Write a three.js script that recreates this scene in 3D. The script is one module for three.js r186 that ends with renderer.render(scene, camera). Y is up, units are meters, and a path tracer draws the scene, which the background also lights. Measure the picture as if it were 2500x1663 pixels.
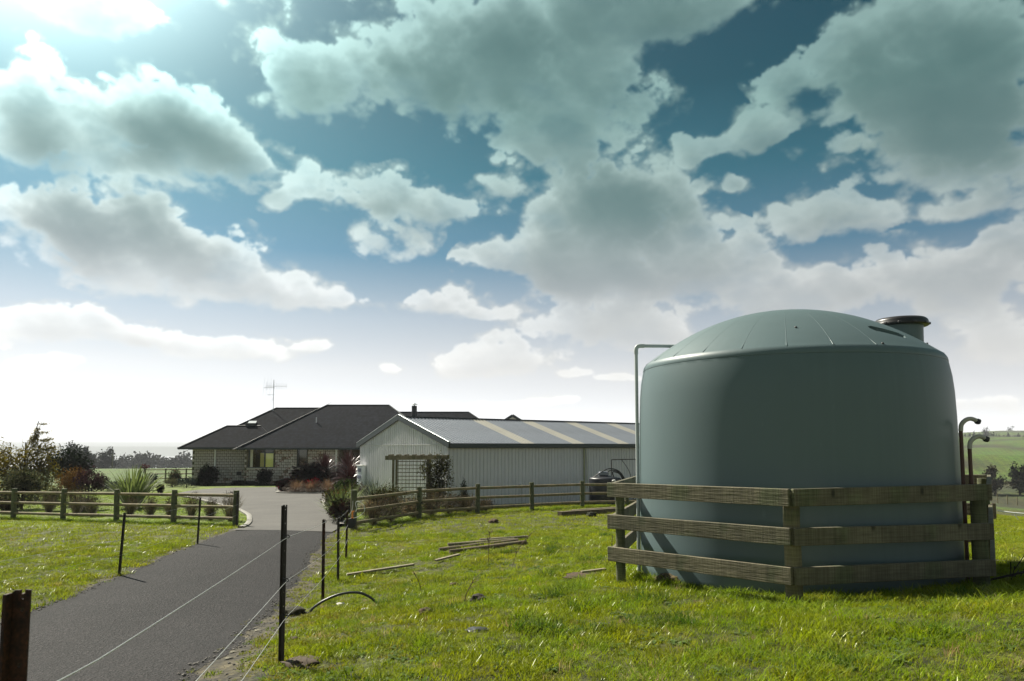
import * as THREE from 'three';
import { mergeGeometries, mergeVertices, toCreasedNormals } from 'three/addons/utils/BufferGeometryUtils.js';
import { TessellateModifier } from 'three/addons/modifiers/TessellateModifier.js';
import { Brush, Evaluator, SUBTRACTION } from 'three-bvh-csg';
import { createNoise2D, createNoise3D } from 'simplex-noise';

// ---------------------------------------------------------------- camera, sky, sun, exposure
const scene = new THREE.Scene();
const D2R = Math.PI / 180;
const camera = new THREE.PerspectiveCamera(50.83, 2500 / 1663, 0.1, 12000);
camera.position.set(0, 1.41, 0);
camera.rotation.set(4.55 * D2R, 0, 0);
camera.setViewOffset(2500, 1663, 0, -119.5, 2500, 1663);   // lens shifted up, so that verticals stay nearly parallel
camera.userData.fStop = 9; camera.focus = 11;

const SUN_AZ = -38, SUN_EL = 39.5;                             // degrees left of the view axis, degrees up
const sunDir = new THREE.Vector3(Math.sin(SUN_AZ * D2R) * Math.cos(SUN_EL * D2R), Math.sin(SUN_EL * D2R), -Math.cos(SUN_AZ * D2R) * Math.cos(SUN_EL * D2R));
const sun = new THREE.DirectionalLight(new THREE.Color(1, 0.945, 0.82), 5);
sun.name = 'sun'; sun.position.copy(sunDir).multiplyScalar(120); sun.target.position.set(0, 0, -20);
sun.castShadow = true; sun.shadow.mapSize.set(4096, 4096); sun.shadow.radius = 1;
Object.assign(sun.shadow.camera, { left: -70, right: 70, top: 70, bottom: -70, near: 1, far: 320 });
scene.add(sun, sun.target);

const renderer = new THREE.WebGLRenderer({ antialias: true });
renderer.setSize(1024, 681);
renderer.toneMapping = THREE.LinearToneMapping;
renderer.toneMappingExposure = 1.85;
renderer.shadowMap.enabled = true;
scene.fog = new THREE.FogExp2(0xf0f3f8, 0.0003);

// ---------------------------------------------------------------- small helpers
let seed = 20241;
function mul(a) { return () => { a = (a + 0x6d2b79f5) | 0; let t = Math.imul(a ^ (a >>> 15), 1 | a); t = (t + Math.imul(t ^ (t >>> 7), 61 | t)) ^ t; return ((t ^ (t >>> 14)) >>> 0) / 4294967296; }; }
const R = mul(seed), rr = (a, b) => a + (b - a) * R();
const clamp = (x, a = 0, b = 1) => Math.min(b, Math.max(a, x)), lerp = (a, b, t) => a + (b - a) * t;
const sst = (a, b, x) => { const t = clamp((x - a) / (b - a)); return t * t * (3 - 2 * t); };
const n2 = createNoise2D(mul(11)), n3 = createNoise3D(mul(12)), n2b = createNoise2D(mul(13));
const fbm2 = (x, y, o = 4) => { let s = 0, a = 0.5; for (let i = 0; i < o; i++, a *= 0.5, x *= 2.03, y *= 2.03) s += a * n2(x, y); return s; };

// ---------------------------------------------------------------- the sky: clear air and broken cumulus, by azimuth and elevation (degrees)
{
  const W = 4096, H = 2048, data = new Float32Array(W * H * 4);
  // clouds in view: azimuth, elevation, half-width, half-height, thickness
  const blobs = [[-35.6,22.6,2.3,2.2,0.35],[-35.0,20.4,2.9,1.8,0.30],[-28.0,22.1,6.4,2.6,0.45],[-26.0,21.6,5.5,1.7,0.70],[-21.7,20.8,3.7,1.8,0.35],[-33.2,19.4,3.8,1.9,0.35],[-33.3,15.3,3.2,1.7,0.50],[-29.6,15.0,6.7,2.5,0.95],[-27.8,17.0,2.2,1.5,0.50],[-23.3,13.9,3.3,2.2,0.50],[-19.6,12.3,3.4,1.6,0.20],[-16.1,11.2,4.2,0.9,0.15],[-28.4,12.4,6.0,1.6,0.35],[-10.7,28.2,8.0,2.7,0.40],[-16.8,26.4,3.6,2.6,0.35],[-2.8,29.4,8.9,4.3,0.50],[5.1,27.3,6.8,3.8,0.40],[2.6,31.4,11.8,1.9,0.50],[13.3,31.6,6.9,1.3,0.50],[2.0,23.9,3.6,1.6,0.30],[-0.7,21.0,1.8,1.1,0.20],[30.6,22.5,6.1,4.1,0.80],[34.3,20.6,4.2,3.7,0.95],[28.9,28.2,4.2,2.0,0.50],[34.1,26.1,4.2,2.5,0.70],[22.3,25.7,2.8,1.7,0.35],[25.4,27.3,3.2,1.6,0.40],[27.9,25.2,3.4,2.2,0.50],[-10.5,19.2,5.8,1.6,0.50],[-9.8,16.5,2.2,1.3,0.15],[-16.9,18.2,2.8,0.6,0.15],[-6.0,18.3,2.6,1.1,0.30],[7.8,19.8,6.6,3.4,0.90],[4.3,17.4,3.9,2.3,0.40],[10.6,17.8,4.5,2.9,0.95],[7.1,14.3,8.3,2.0,0.60],[11.9,13.1,9.4,1.6,0.75],[7.0,9.9,6.2,2.0,0.45],[-1.7,14.4,3.5,1.2,0.30],[2.5,15.1,4.2,2.0,0.30],[16.9,15.4,4.2,1.4,0.45],[23.8,16.9,2.8,1.4,0.40],[26.7,16.2,2.6,1.0,0.40],[16.7,22.0,4.6,1.0,0.20],[19.4,23.2,2.2,0.9,0.20],[18.3,19.1,1.4,0.6,0.15],[33.1,15.8,2.5,1.0,0.40],[20.9,22.1,1.2,0.7,0.20],[27.7,11.6,7.2,2.1,0.60],[33.4,10.7,3.9,2.6,0.60],[34.4,12.5,2.2,1.4,0.50],[34.2,7.4,2.6,1.7,0.60],[20.0,10.7,4.7,1.6,0.50],[11.1,8.8,4.0,1.2,0.40],[-6.3,11.3,3.5,1.2,0.25],[-1.0,7.0,4.5,1.5,0.40],[-4.1,6.2,2.4,1.0,0.30],[6.0,5.6,1.3,0.4,0.20],[8.7,5.1,1.4,0.3,0.20],[-9.6,6.2,1.4,0.4,0.15],[-16.0,7.9,1.6,0.4,0.15],[-3.1,10.1,2.1,0.7,0.20],[-34.4,8.0,3.6,1.3,0.45],[-30.7,8.2,2.9,1.2,0.50],[-27.1,7.7,2.6,1.2,0.70],[-21.9,7.3,3.6,1.0,0.20],[-32.5,3.3,2.6,0.7,0.35],[-34.3,5.4,1.9,0.5,0.30],[33.1,3.1,2.9,0.7,0.40],[0.7,3.4,6.9,0.4,0.25],[19.2,5.8,4.7,1.0,0.30],
    [-31.2,29.4,3.6,2.6,0.03],[-28.4,28.6,2.4,1.6,0.03],[-32.5,28,2.0,1.5,0.03],[-30.5,27.6,2.0,1.3,0.03]];
  // the same kind of clouds all round the rest of the sky
  const rs = mul(77);
  for (let i = 0; i < 330; i++) {
    const el = 2 + 62 * Math.pow(rs(), 1.25), az = -180 + 360 * rs();
    if (Math.abs(az) < 41 && el < 35) continue;
    const s = (2.2 + 4.2 * rs()) * (0.45 + el / 34), k = 2 + Math.floor(rs() * 3);
    for (let j = 0; j < k; j++) blobs.push([az + (rs() - 0.5) * 2.2 * s / Math.cos(el * D2R), el + (rs() - 0.5) * 0.7 * s, (0.6 + 0.7 * rs()) * s / Math.cos(el * D2R), (0.3 + 0.3 * rs()) * s, 0.2 + 0.7 * rs()]);
  }
  // soft field of all blobs on a coarse grid: coverage and thickness
  const GW = 2048, GH = 520, gEl = (j) => -1 + 91 * j / (GH - 1), cov = new Float32Array(GW * GH), thick = new Float32Array(GW * GH);
  for (const [az, el, ra, re, th] of blobs) {
    const j0 = Math.max(0, Math.floor((el - 2.2 * re + 1) / 91 * (GH - 1))), j1 = Math.min(GH - 1, Math.ceil((el + 2.2 * re + 1) / 91 * (GH - 1)));
    const i0 = Math.floor((az - 2.2 * ra + 180) / 360 * GW), i1 = Math.ceil((az + 2.2 * ra + 180) / 360 * GW);
    for (let j = j0; j <= j1; j++) for (let i = i0; i <= Math.min(i1, i0 + GW - 1); i++) {
      const dx = ((i / GW) * 360 - 180 - az) / ra, dy0 = (gEl(j) - el) / re, dy = dy0 < 0 ? dy0 * 1.12 : dy0, q = 1 - (dx * dx + dy * dy) / 2.6;
      if (q <= 0) continue;
      const at = j * GW + ((i % GW) + GW) % GW, v = q * q;
      cov[at] = 1 - (1 - cov[at]) * (1 - 0.86 * v);
      thick[at] += v * v * th;
    }
  }
  for (const f of [thick]) for (let pass = 0; pass < 3; pass++) {   // soften the thickness, so that cores fade out
    const t = f.slice(), q = 5;
    for (let j = 0; j < GH; j++) for (let i = 0; i < GW; i++) { let s = 0; for (let k = -q; k <= q; k++) s += t[j * GW + (i + k + GW) % GW]; f[j * GW + i] = s / (2 * q + 1); }
    t.set(f);
    for (let j = 0; j < GH; j++) for (let i = 0; i < GW; i++) { let s = 0; for (let k = -4; k <= 4; k++) s += t[clamp(j + k, 0, GH - 1) * GW + i]; f[j * GW + i] = s / 9; }
  }
  const samp = (f, az, el) => {
    const x = (((az + 180) / 360) % 1 + 1) % 1 * GW, y = clamp((el + 1) / 91, 0, 0.9999) * (GH - 1), i = Math.floor(x), j = Math.floor(y), u = x - i, v = y - j, i2 = (i + 1) % GW, jj = Math.min(j + 1, GH - 1);
    return lerp(lerp(f[j * GW + i % GW], f[j * GW + i2], u), lerp(f[jj * GW + i % GW], f[jj * GW + i2], u), v);
  };
  const fb = (x, y, z, o) => { let s = 0, a = 0.5; for (let i = 0; i < o; i++, a *= 0.52, x = x * 2.07 + 3.1, y = y * 2.07 + 1.7, z = z * 2.07 + 5.3) s += a * n3(x, y, z); return s; };
  const stops = (t, list) => { let k = 0; while (k < list.length - 2 && t > list[k + 1][0]) k++; const [a, b] = [list[k], list[k + 1]], u = clamp((t - a[0]) / (b[0] - a[0])); return [1, 2, 3].map((c) => lerp(a[c], b[c], u)); };
  const lin = (l) => l.map(([e, ...c]) => [e, ...c.map((v) => { v /= 255; return v <= 0.04045 ? v / 12.92 : ((v + 0.055) / 1.055) ** 2.4; })]);
  const AIR = lin([[0, 250, 250, 249], [3, 242, 244, 246], [6, 238, 241, 244], [10, 206, 220, 233], [15, 118, 168, 198], [21, 72, 138, 160], [27, 46, 106, 126], [34, 40, 92, 114], [46, 66, 106, 132], [90, 66, 104, 134]]);
  const LIT = lin([[0, 250, 249, 246], [6, 246, 246, 243], [12, 236, 240, 239], [18, 204, 224, 221], [25, 168, 206, 201], [34, 164, 200, 196], [46, 204, 212, 210], [90, 206, 212, 211]]);
  const DARK = lin([[0, 240, 240, 238], [6, 226, 228, 229], [12, 170, 184, 190], [18, 102, 142, 144], [25, 74, 120, 122], [34, 72, 114, 116], [46, 122, 131, 131], [90, 124, 131, 132]]);
  const EXPO = 1 / 2.0;
  const bill = (x, y, z, o) => { let s = 0, a = 0.5; for (let i = 0; i < o; i++, a *= 0.5, x = x * 2.1 + 1.3, y = y * 2.1 + 4.1, z = z * 2.1 + 2.7) s += a * Math.abs(n3(x, y, z)); return s; };
  // cloud substance in a direction: coverage field, bulged by rounded noise
  const rho = (az, el, o1, o2) => {
    const ce = Math.cos(el * D2R), a = az * D2R, x = Math.sin(a) * ce, z = -Math.cos(a) * ce, y = Math.sin(el * D2R), k = clamp(0.25 + el / 18, 0.3, 1);
    const wx = n3(x * 5, y * 5, z * 5) * 1.5 + n3(x * 13, y * 13, z * 13) * 0.6, wy = n3(x * 5 + 9, y * 5, z * 5) * 0.9 + n3(x * 13, y * 13 + 7, z * 13) * 0.35;
    const c0 = samp(cov, az + wx * k / Math.max(ce, 0.2), el + wy * k); if (c0 < 0.015) return -0.3;
    return c0 * 1.0 - 0.385 + fb(x * 9, y * 13, z * 9, o1) * 0.5 + (bill(x * 17, y * 22, z * 17, o2) - 0.2) * 0.66 * (0.55 + 0.45 * k);
  };
  for (let row = 0; row < H; row++) {
    const el = ((row + 0.5) / H - 0.5) * 180, ce = Math.cos(el * D2R), se = Math.sin(el * D2R);
    const e = Math.max(0, el), air = stops(e, AIR), lit = stops(e, LIT), dark = stops(e, DARK), k = clamp(0.25 + e / 18, 0.3, 1);
    for (let col = 0; col < W; col++) {
      const th = ((col + 0.5) / W - 0.5) * 2 * Math.PI, x = Math.cos(th) * ce, z = Math.sin(th) * ce, o = (row * W + col) * 4;
      const cg = x * sunDir.x + se * sunDir.y + z * sunDir.z, gam = Math.acos(clamp(cg, -1, 1)) / D2R;
      // brighter air towards the sun
      const hz = 1 + 0.8 * Math.exp(-e / 5), lo = 0.4 * Math.exp(-e / 7), glow = (0.44 + lo + 1.15 * Math.exp(-gam / 27)) * hz, aure = 4.4 * Math.exp(-gam * gam / (2 * 6.4 * 6.4)) + 2.2 * Math.exp(-gam / 9.5);
      let r = air[0] * glow + aure * 0.74, g = air[1] * glow + aure * 0.98, b = air[2] * glow + aure * 0.96;
      if (el > -1) {
        const az = Math.atan2(x, -z) / D2R, far = Math.abs(az) > 44 || el > 37;
        const d = rho(az, el, far ? 4 : 7, far ? 3 : 6);
        // thin veils between the heaps
        const veil = 0.62 * sst(-0.25, 0.1, d) * sst(0.0, 0.6, fb(x * 7 + 3, se * 16, z * 7, far ? 3 : 6) + 0.32);
        if (veil > 0) { const cv = (0.52 + lo + 0.9 * Math.exp(-gam / 28)) * (1 + 0.5 * Math.exp(-e / 5)); r = lerp(r, lit[0] * cv + aure * 0.6, veil); g = lerp(g, lit[1] * cv + aure * 0.75, veil); b = lerp(b, lit[2] * cv + aure * 0.74, veil); }
        if (d > -0.06) {
          const kk = 1.3 * k, wob = n3(x * 11 + 2, se * 16, z * 11), wob2 = n3(x * 24, se * 34 + 5, z * 24);
          const base = clamp((samp(cov, az, el + kk) - samp(cov, az, el - kk)) * 1.6);                       // 1 along the undersides, where edges are soft
          const T = samp(thick, az + wob * 1.1 * k, el + wob * 0.7 * k), up = samp(thick, az - 1.5 * k, el + 1.6 * k);
          const alpha = Math.pow(sst(-0.06 * base, lerp(0.17, 0.42, base) + 0.08 * wob2, d), 1.1) * lerp(0.72, 0.98, sst(0.1, 0.5, T + 0.15 * wob));
          const rim = Math.exp(-4.2 * Math.max(0, d)), s1 = Math.max(0, rho(az - 0.5 * k, el + 0.7 * k, 3, 3)), s2 = Math.max(0, rho(az - 1.2 * k, el + 1.7 * k, 3, 2)), s3 = Math.max(0, rho(az - 2.0 * k, el + 2.9 * k, 2, 1)),
            tau = (0.5 * d + 0.75 * s1 + 0.8 * s2 + 0.7 * s3) * (0.5 + 0.75 * Math.min(T, 1.5)), lump = 1 - Math.exp(-1.25 * Math.max(0, tau - 0.14)),
            core = 1 - Math.exp(-1.75 * (0.55 * sst(0.05, 1.3, 0.72 * T + 0.42 * up + 0.16 * wob + 0.07 * wob2) + 0.74 * lump) * (1 - 0.6 * rim) * lerp(0.7, 1, sst(4, 16, e)));
          const m = 1 - 0.93 * core, thin = Math.exp(-3.2 * T);
          const cl = (0.6 + lo + 1.0 * Math.exp(-gam / 30)) * (1 + 0.5 * Math.exp(-e / 5)) * (1 + 0.16 * rim * (1 - base)) * (1 - 0.1 * base) + thin * (0.2 * Math.exp(-gam / 30) + 9 * Math.exp(-gam / 8)) ;
          const cd = (0.62 + lo + 0.35 * Math.exp(-gam / 30)) * (1 + 0.5 * Math.exp(-e / 5)), am = aure * m * m;
          const cr = dark[0] * cd * (1 - m) + lit[0] * cl * m + am * 0.85, cgr = dark[1] * cd * (1 - m) + lit[1] * cl * m + am * 0.98, cb = dark[2] * cd * (1 - m) + lit[2] * cl * m + am * 0.96;
          r = lerp(r, cr, alpha); g = lerp(g, cgr, alpha); b = lerp(b, cb, alpha);
        }
        r *= EXPO; g *= EXPO; b *= EXPO;
      } else { r = 0.16; g = 0.18; b = 0.13; }
      data[o] = r; data[o + 1] = g; data[o + 2] = b; data[o + 3] = 1;
    }
  }
  const t = new THREE.DataTexture(data, W, H, THREE.RGBAFormat, THREE.FloatType);
  t.mapping = THREE.EquirectangularReflectionMapping; t.magFilter = t.minFilter = THREE.LinearFilter; t.needsUpdate = true;
  scene.background = t; scene.environment = t;
}

// ---------------------------------------------------------------- object helpers
const V = (x, d, y) => new THREE.Vector3(x, y, -d);           // x to the right, d metres forward, y up
const used = {};
const numbered = (n) => { const k = used[n] ?? 0; used[n] = k + 1; return k ? n + '_' + String(k).padStart(3, '0') : n; };
function finish(o) { o.castShadow = true; o.receiveShadow = true; return o; }
function part(name, geo, mat, parent) { const m = finish(new THREE.Mesh(geo, mat)); m.name = name; parent.add(m); return m; }
function thing(name, label, category, pos = new THREE.Vector3(), turn = 0, group) {
  const o = new THREE.Group(); o.name = numbered(name); o.position.copy(pos); o.rotation.y = turn; o.userData = { label, category };
  if (group) o.userData.group = group;
  scene.add(o); return o;
}
function single(name, geo, mat, label, category, group) {
  const m = finish(new THREE.Mesh(geo, mat)); m.name = numbered(name); m.userData = { label, category }; if (group) m.userData.group = group; scene.add(m); return m;
}
function structure(name, geo, mat, label, category = 'ground') { const m = finish(new THREE.Mesh(geo, mat)); m.name = numbered(name); m.userData = { kind: 'structure', label, category }; scene.add(m); return m; }

const std = (r, g, b, rough = 0.8, o = {}) => { const { map, bump, bs, rmap, ...rest } = o; const m = new THREE.MeshStandardMaterial({ roughness: rough, ...rest }); m.color.setRGB(r, g, b); if (map) m.map = map; if (bump) { m.bumpMap = bump; m.bumpScale = bs ?? 0.003; } if (rmap) m.roughnessMap = rmap; return m; };
const phy = (r, g, b, rough, o = {}) => { const { map, bump, bs, ...rest } = o; const m = new THREE.MeshPhysicalMaterial({ roughness: rough, ...rest }); m.color.setRGB(r, g, b); if (map) m.map = map; if (bump) { m.bumpMap = bump; m.bumpScale = bs ?? 0.003; } return m; };
const leafMat = (r, g, b, tr = 0.4, o = {}) => phy(r, g, b, 0.95, { transmission: tr, thickness: 0, side: THREE.DoubleSide, vertexColors: true, ...o });

// tiling noise for textures
function lattice(seedN) { const r = mul(seedN), t = new Float32Array(65536); for (let i = 0; i < 65536; i++) t[i] = r(); return t; }
const LAT = [lattice(1), lattice(2), lattice(3), lattice(4)];
function tn(x, y, px, py, k = 0) {   // value noise that repeats after px, py cells
  const xi = Math.floor(x), yi = Math.floor(y), fx = x - xi, fy = y - yi, u = fx * fx * (3 - 2 * fx), v = fy * fy * (3 - 2 * fy), L = LAT[k & 3];
  const h = (a, b) => L[(((((a % px) + px) % px) * 197 + (((b % py) + py) % py) * 8191 + k * 977) & 65535)];
  return lerp(lerp(h(xi, yi), h(xi + 1, yi), u), lerp(h(xi, yi + 1), h(xi + 1, yi + 1), u), v);
}
const tf = (u, v, f, o = 4, k = 0) => { let s = 0, a = 0.5, t = 0; for (let i = 0; i < o; i++, a *= 0.55, f *= 2) { s += a * tn(u * f, v * f, f, f, k + i); t += a; } return s / t; };
function texture(w, h, fn, color = true) {
  const d = new Uint8Array(w * h * 4);
  for (let y = 0; y < h; y++) for (let x = 0; x < w; x++) { const c = fn((x + 0.5) / w, (y + 0.5) / h, x, y), o = (y * w + x) * 4; if (c.length) { d[o] = clamp(c[0]) * 255; d[o + 1] = clamp(c[1]) * 255; d[o + 2] = clamp(c[2]) * 255; } else d[o] = d[o + 1] = d[o + 2] = clamp(c) * 255; d[o + 3] = 255; }
  const t = new THREE.DataTexture(d, w, h, THREE.RGBAFormat); t.wrapS = t.wrapT = THREE.RepeatWrapping; t.magFilter = THREE.LinearFilter; t.minFilter = THREE.LinearMipmapLinearFilter; t.generateMipmaps = true; t.anisotropy = 8;
  if (color) t.colorSpace = THREE.SRGBColorSpace; t.needsUpdate = true; return t;
}
// uv in metres from position, by the face's main direction; u runs along x (or along z on end faces)
function muv(geo, s = 1, ox = 0, oy = 0) {
  const p = geo.attributes.position, n = geo.attributes.normal, uv = new Float32Array(p.count * 2);
  for (let i = 0; i < p.count; i++) {
    const ax = Math.abs(n.getX(i)), ay = Math.abs(n.getY(i)), az = Math.abs(n.getZ(i));
    let u, v; if (ay >= ax && ay >= az) { u = p.getX(i); v = p.getZ(i); } else if (az >= ax) { u = p.getX(i); v = p.getY(i); } else { u = p.getZ(i); v = p.getY(i); }
    uv[2 * i] = u / s + ox; uv[2 * i + 1] = v / s + oy;
  }
  geo.setAttribute('uv', new THREE.BufferAttribute(uv, 2)); return geo;
}
// box with chamfered edges, centred, length along x
function cbox(w, h, d, c = 0.006) {
  c = Math.min(c, w * 0.3, h * 0.3, d * 0.3);
  const pts = [], idx = [], X = w / 2, Y = h / 2, Z = d / 2, id = {};
  const at = (sx, sy, sz, f) => { const k = sx + ',' + sy + ',' + sz + f; if (!(k in id)) { id[k] = pts.length / 3; pts.push(sx * (X - (f === 'x' ? 0 : c)), sy * (Y - (f === 'y' ? 0 : c)), sz * (Z - (f === 'z' ? 0 : c))); } return id[k]; };
  const quad = (a, b, e, f) => { const P = (i) => new THREE.Vector3(pts[3 * i], pts[3 * i + 1], pts[3 * i + 2]), n = P(b).sub(P(a)).cross(P(e).sub(P(a))), m = P(a).add(P(b)).add(P(e)).add(P(f)); if (n.dot(m) < 0) idx.push(a, e, b, a, f, e); else idx.push(a, b, e, a, e, f); };
  const tri = (a, b, e) => { const P = (i) => new THREE.Vector3(pts[3 * i], pts[3 * i + 1], pts[3 * i + 2]), n = P(b).sub(P(a)).cross(P(e).sub(P(a))); if (n.dot(P(a)) < 0) idx.push(a, e, b); else idx.push(a, b, e); };
  for (const s of [-1, 1]) {
    quad(at(s, -1, -1, 'x'), at(s, 1, -1, 'x'), at(s, 1, 1, 'x'), at(s, -1, 1, 'x'));
    quad(at(-1, s, -1, 'y'), at(1, s, -1, 'y'), at(1, s, 1, 'y'), at(-1, s, 1, 'y'));
    quad(at(-1, -1, s, 'z'), at(1, -1, s, 'z'), at(1, 1, s, 'z'), at(-1, 1, s, 'z'));
    for (const t of [-1, 1]) {
      quad(at(s, t, -1, 'x'), at(s, t, 1, 'x'), at(s, t, 1, 'y'), at(s, t, -1, 'y'));
      quad(at(s, -1, t, 'x'), at(s, 1, t, 'x'), at(s, 1, t, 'z'), at(s, -1, t, 'z'));
      quad(at(-1, s, t, 'y'), at(1, s, t, 'y'), at(1, s, t, 'z'), at(-1, s, t, 'z'));
      for (const r of [-1, 1]) tri(at(s, t, r, 'x'), at(s, t, r, 'y'), at(s, t, r, 'z'));
    }
  }
  const g = new THREE.BufferGeometry(); g.setAttribute('position', new THREE.Float32BufferAttribute(pts, 3)); g.setIndex(idx);
  const q = g.toNonIndexed(); q.computeVertexNormals(); return q;
}
const box = (w, h, d, x = 0, y = 0, z = 0) => muv(new THREE.BoxGeometry(w, h, d).translate(x, y, z));
// turns a geometry with its length along x into one lying from a to b
function span(geo, a, b, roll = 0) {
  const dir = b.clone().sub(a).normalize(), up = Math.abs(dir.y) > 0.95 ? new THREE.Vector3(0, 0, 1) : new THREE.Vector3(0, 1, 0), z = dir.clone().cross(up).normalize(), y = z.clone().cross(dir).normalize();
  if (roll) { geo.rotateX(roll); }
  const m = new THREE.Matrix4().makeBasis(dir, y, z).setPosition(a.clone().add(b).multiplyScalar(0.5));
  return geo.applyMatrix4(m);
}
const beam = (a, b, h, d, c = 0.006, ou = R()) => span(muv(cbox(a.distanceTo(b), h, d, c), 1, ou * 7, R() * 5), a, b);
// round bar along x with slight taper and uneven surface
function pole(len, r0, r1 = r0, seg = 12, rough = 0.0, rings = 6) {
  const g = new THREE.CylinderGeometry(r1, r0, len, seg, rings).rotateZ(-Math.PI / 2), p = g.attributes.position;
  const k = R() * 50;
  if (rough) for (let i = 0; i < p.count; i++) { const s = 1 + rough * n3(p.getX(i) * 1.7 + k, p.getY(i) * 9, p.getZ(i) * 9); p.setY(i, p.getY(i) * s); p.setZ(i, p.getZ(i) * s + rough * 0.02 * n2(p.getX(i) * 0.8, k)); }
  g.computeVertexNormals(); return muv(g, 1, k, k * 0.37);
}
const tube = (pts, r, seg = 24, rad = 7) => new THREE.TubeGeometry(new THREE.CatmullRomCurve3(pts), seg, r, rad, false);
const rod = (a, b, r, rad = 7) => span(pole(a.distanceTo(b), r, r, rad, 0, 1), a, b);
const merge = (list) => { const l = list.map((g) => { const q = g.index ? g.toNonIndexed() : g; for (const k of Object.keys(q.attributes)) if (!['position', 'normal', 'uv', 'color'].includes(k)) q.deleteAttribute(k); return q; }); const hasUv = l.every((g) => g.attributes.uv), hasC = l.every((g) => g.attributes.color); l.forEach((g) => { if (!hasUv) g.deleteAttribute('uv'); if (!hasC) g.deleteAttribute('color'); }); return mergeGeometries(l); };

// ---------------------------------------------------------------- the lie of the land
// surveyed heights: x, forward, y
const SURVEY = [[0,0,0],[0,-8,0],[-9,-8,-.5],[9,-8,.4],[-.93,1.35,.02],[-1.68,5.35,-.17],[-2.61,10.1,-.75],[-2.93,12.3,-.86],[-3.5,15.2,-.9],[-4.48,20.5,-.95],
  [-3.4,3.2,-.34],[-4.1,7,-.56],[-4.7,10,-.72],[-5.4,15,-.8],[-6.3,19.6,-.86],[-6.63,12.3,-.755],[-7.1,16.4,-.79],[-8.24,21.6,-.95],[-18,25.2,-1.1],[-14,15,-.85],[-12,8,-.65],[-9,3,-.5],
  [2.51,6.5,0],[1.17,8.1,-.1],[3.36,8.7,-.06],[4.65,7.1,.03],[2.74,5.5,.15],[3.75,5.2,.25],[2.4,3.4,.2],[6,4,.4],[6.4,8,.06],[10,9,.05],[19,28,-1.44],[10,15,-.45],[1.2,5,.02],[0,5.5,-.06],
  [-.6,14.4,-.6],[.95,9.4,-.25],[-2.98,23.2,-.9],[-1.19,25,-.9],[.73,26.6,-.93],[2.73,28.1,-.95],[-2.62,29.3,-1.05],[3.4,33.6,-1.2],[13,41,-1.3],[-7,32,-1.0],[-13,40,-1.03],[-22,48,-1.09],[-8,48,-1.05],[-32,42,-1.3],[-34,27,-1.3],[-32,10,-1.0],[28,10,-.3],[22,-4,.3],[-22,-4,-.7],[4,16,-.6],[6,52,-1.4],[30,35,-2.2],[-18,62,-1.2]];
const tpsU = (r2) => (r2 < 1e-9 ? 0 : 0.5 * r2 * Math.log(r2));
const TPS = (() => {
  const n = SURVEY.length, N = n + 3, A = Array.from({ length: N }, () => new Float64Array(N + 1));
  for (let i = 0; i < n; i++) {
    for (let j = 0; j < n; j++) A[i][j] = tpsU((SURVEY[i][0] - SURVEY[j][0]) ** 2 + (SURVEY[i][1] - SURVEY[j][1]) ** 2) + (i === j ? 0.02 : 0);
    A[i][n] = A[n][i] = 1; A[i][n + 1] = A[n + 1][i] = SURVEY[i][0]; A[i][n + 2] = A[n + 2][i] = SURVEY[i][1]; A[i][N] = SURVEY[i][2];
  }
  for (let c = 0; c < N; c++) {
    let p = c; for (let i = c + 1; i < N; i++) if (Math.abs(A[i][c]) > Math.abs(A[p][c])) p = i;
    [A[c], A[p]] = [A[p], A[c]];
    for (let i = 0; i < N; i++) if (i !== c) { const f = A[i][c] / A[c][c]; if (f) for (let k = c; k <= N; k++) A[i][k] -= f * A[c][k]; }
  }
  return A.map((row, i) => row[N] / row[i]);
})();
const near = (x, d) => { const n = SURVEY.length; let s = TPS[n] + TPS[n + 1] * x + TPS[n + 2] * d; for (let i = 0; i < n; i++) s += TPS[i] * tpsU((x - SURVEY[i][0]) ** 2 + (d - SURVEY[i][1]) ** 2); return s; };
const curve = (t, pts) => { if (t <= pts[0][0]) return pts[0][1]; for (let i = 1; i < pts.length; i++) if (t <= pts[i][0]) { const [a, b] = [pts[i - 1], pts[i]], u = (t - a[0]) / (b[0] - a[0]), s = u * u * (3 - 2 * u); return lerp(a[1], b[1], lerp(u, s, 0.6)); } return pts[pts.length - 1][1]; };
const SEAWARD = [[40, -1.05], [70, -1.5], [120, -2.0], [170, -3.2], [250, -6.2], [450, -14], [900, -34], [1500, -62], [3200, -90]];
const HILLS = [[28, -1.5], [60, -2.9], [90, -4.5], [115, -7.5], [145, -6.2], [195, -1.0], [225, -3], [270, -10], [320, -2], [355, 1.2], [390, -0.5], [440, 3.2], [540, 6.6], [620, 5], [900, 17], [1100, 15], [3200, 6]];
function far(x, d) {
  const r = Math.hypot(x, d), az = Math.atan2(x, d) / D2R, w = sst(6, 26, az) * (1 - sst(120, 175, az));
  const wob = r > 60 ? sst(60, 200, r) : 0, u = n2(x / 170, d / 170), v = n2b(x / 60, d / 60);
  const rh = r * (1 + 0.05 * Math.sin(az * 0.35 + 1) ) - (az - 34) * 2.6 * sst(90, 200, r) * (1 - sst(300, 500, r));
  return lerp(curve(r, SEAWARD) + wob * (1.1 * u + 0.4 * v) * (az < 0 ? 0.35 : 1), curve(rh, HILLS) + wob * (1.2 * u + 0.7 * v), w);
}
function gy(x, d) {
  const r = Math.hypot(x, d), k = sst(34, 58, r);
  let y = k < 1 ? lerp(near(x, d), k > 0 ? far(x, d) : 0, k) : far(x, d);
  return y;
}
const ROADC = [[-3.0, -6], [-3.2, 0], [-3.75, 5], [-4.72, 10], [-5.55, 15], [-6.25, 19.7]];
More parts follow.
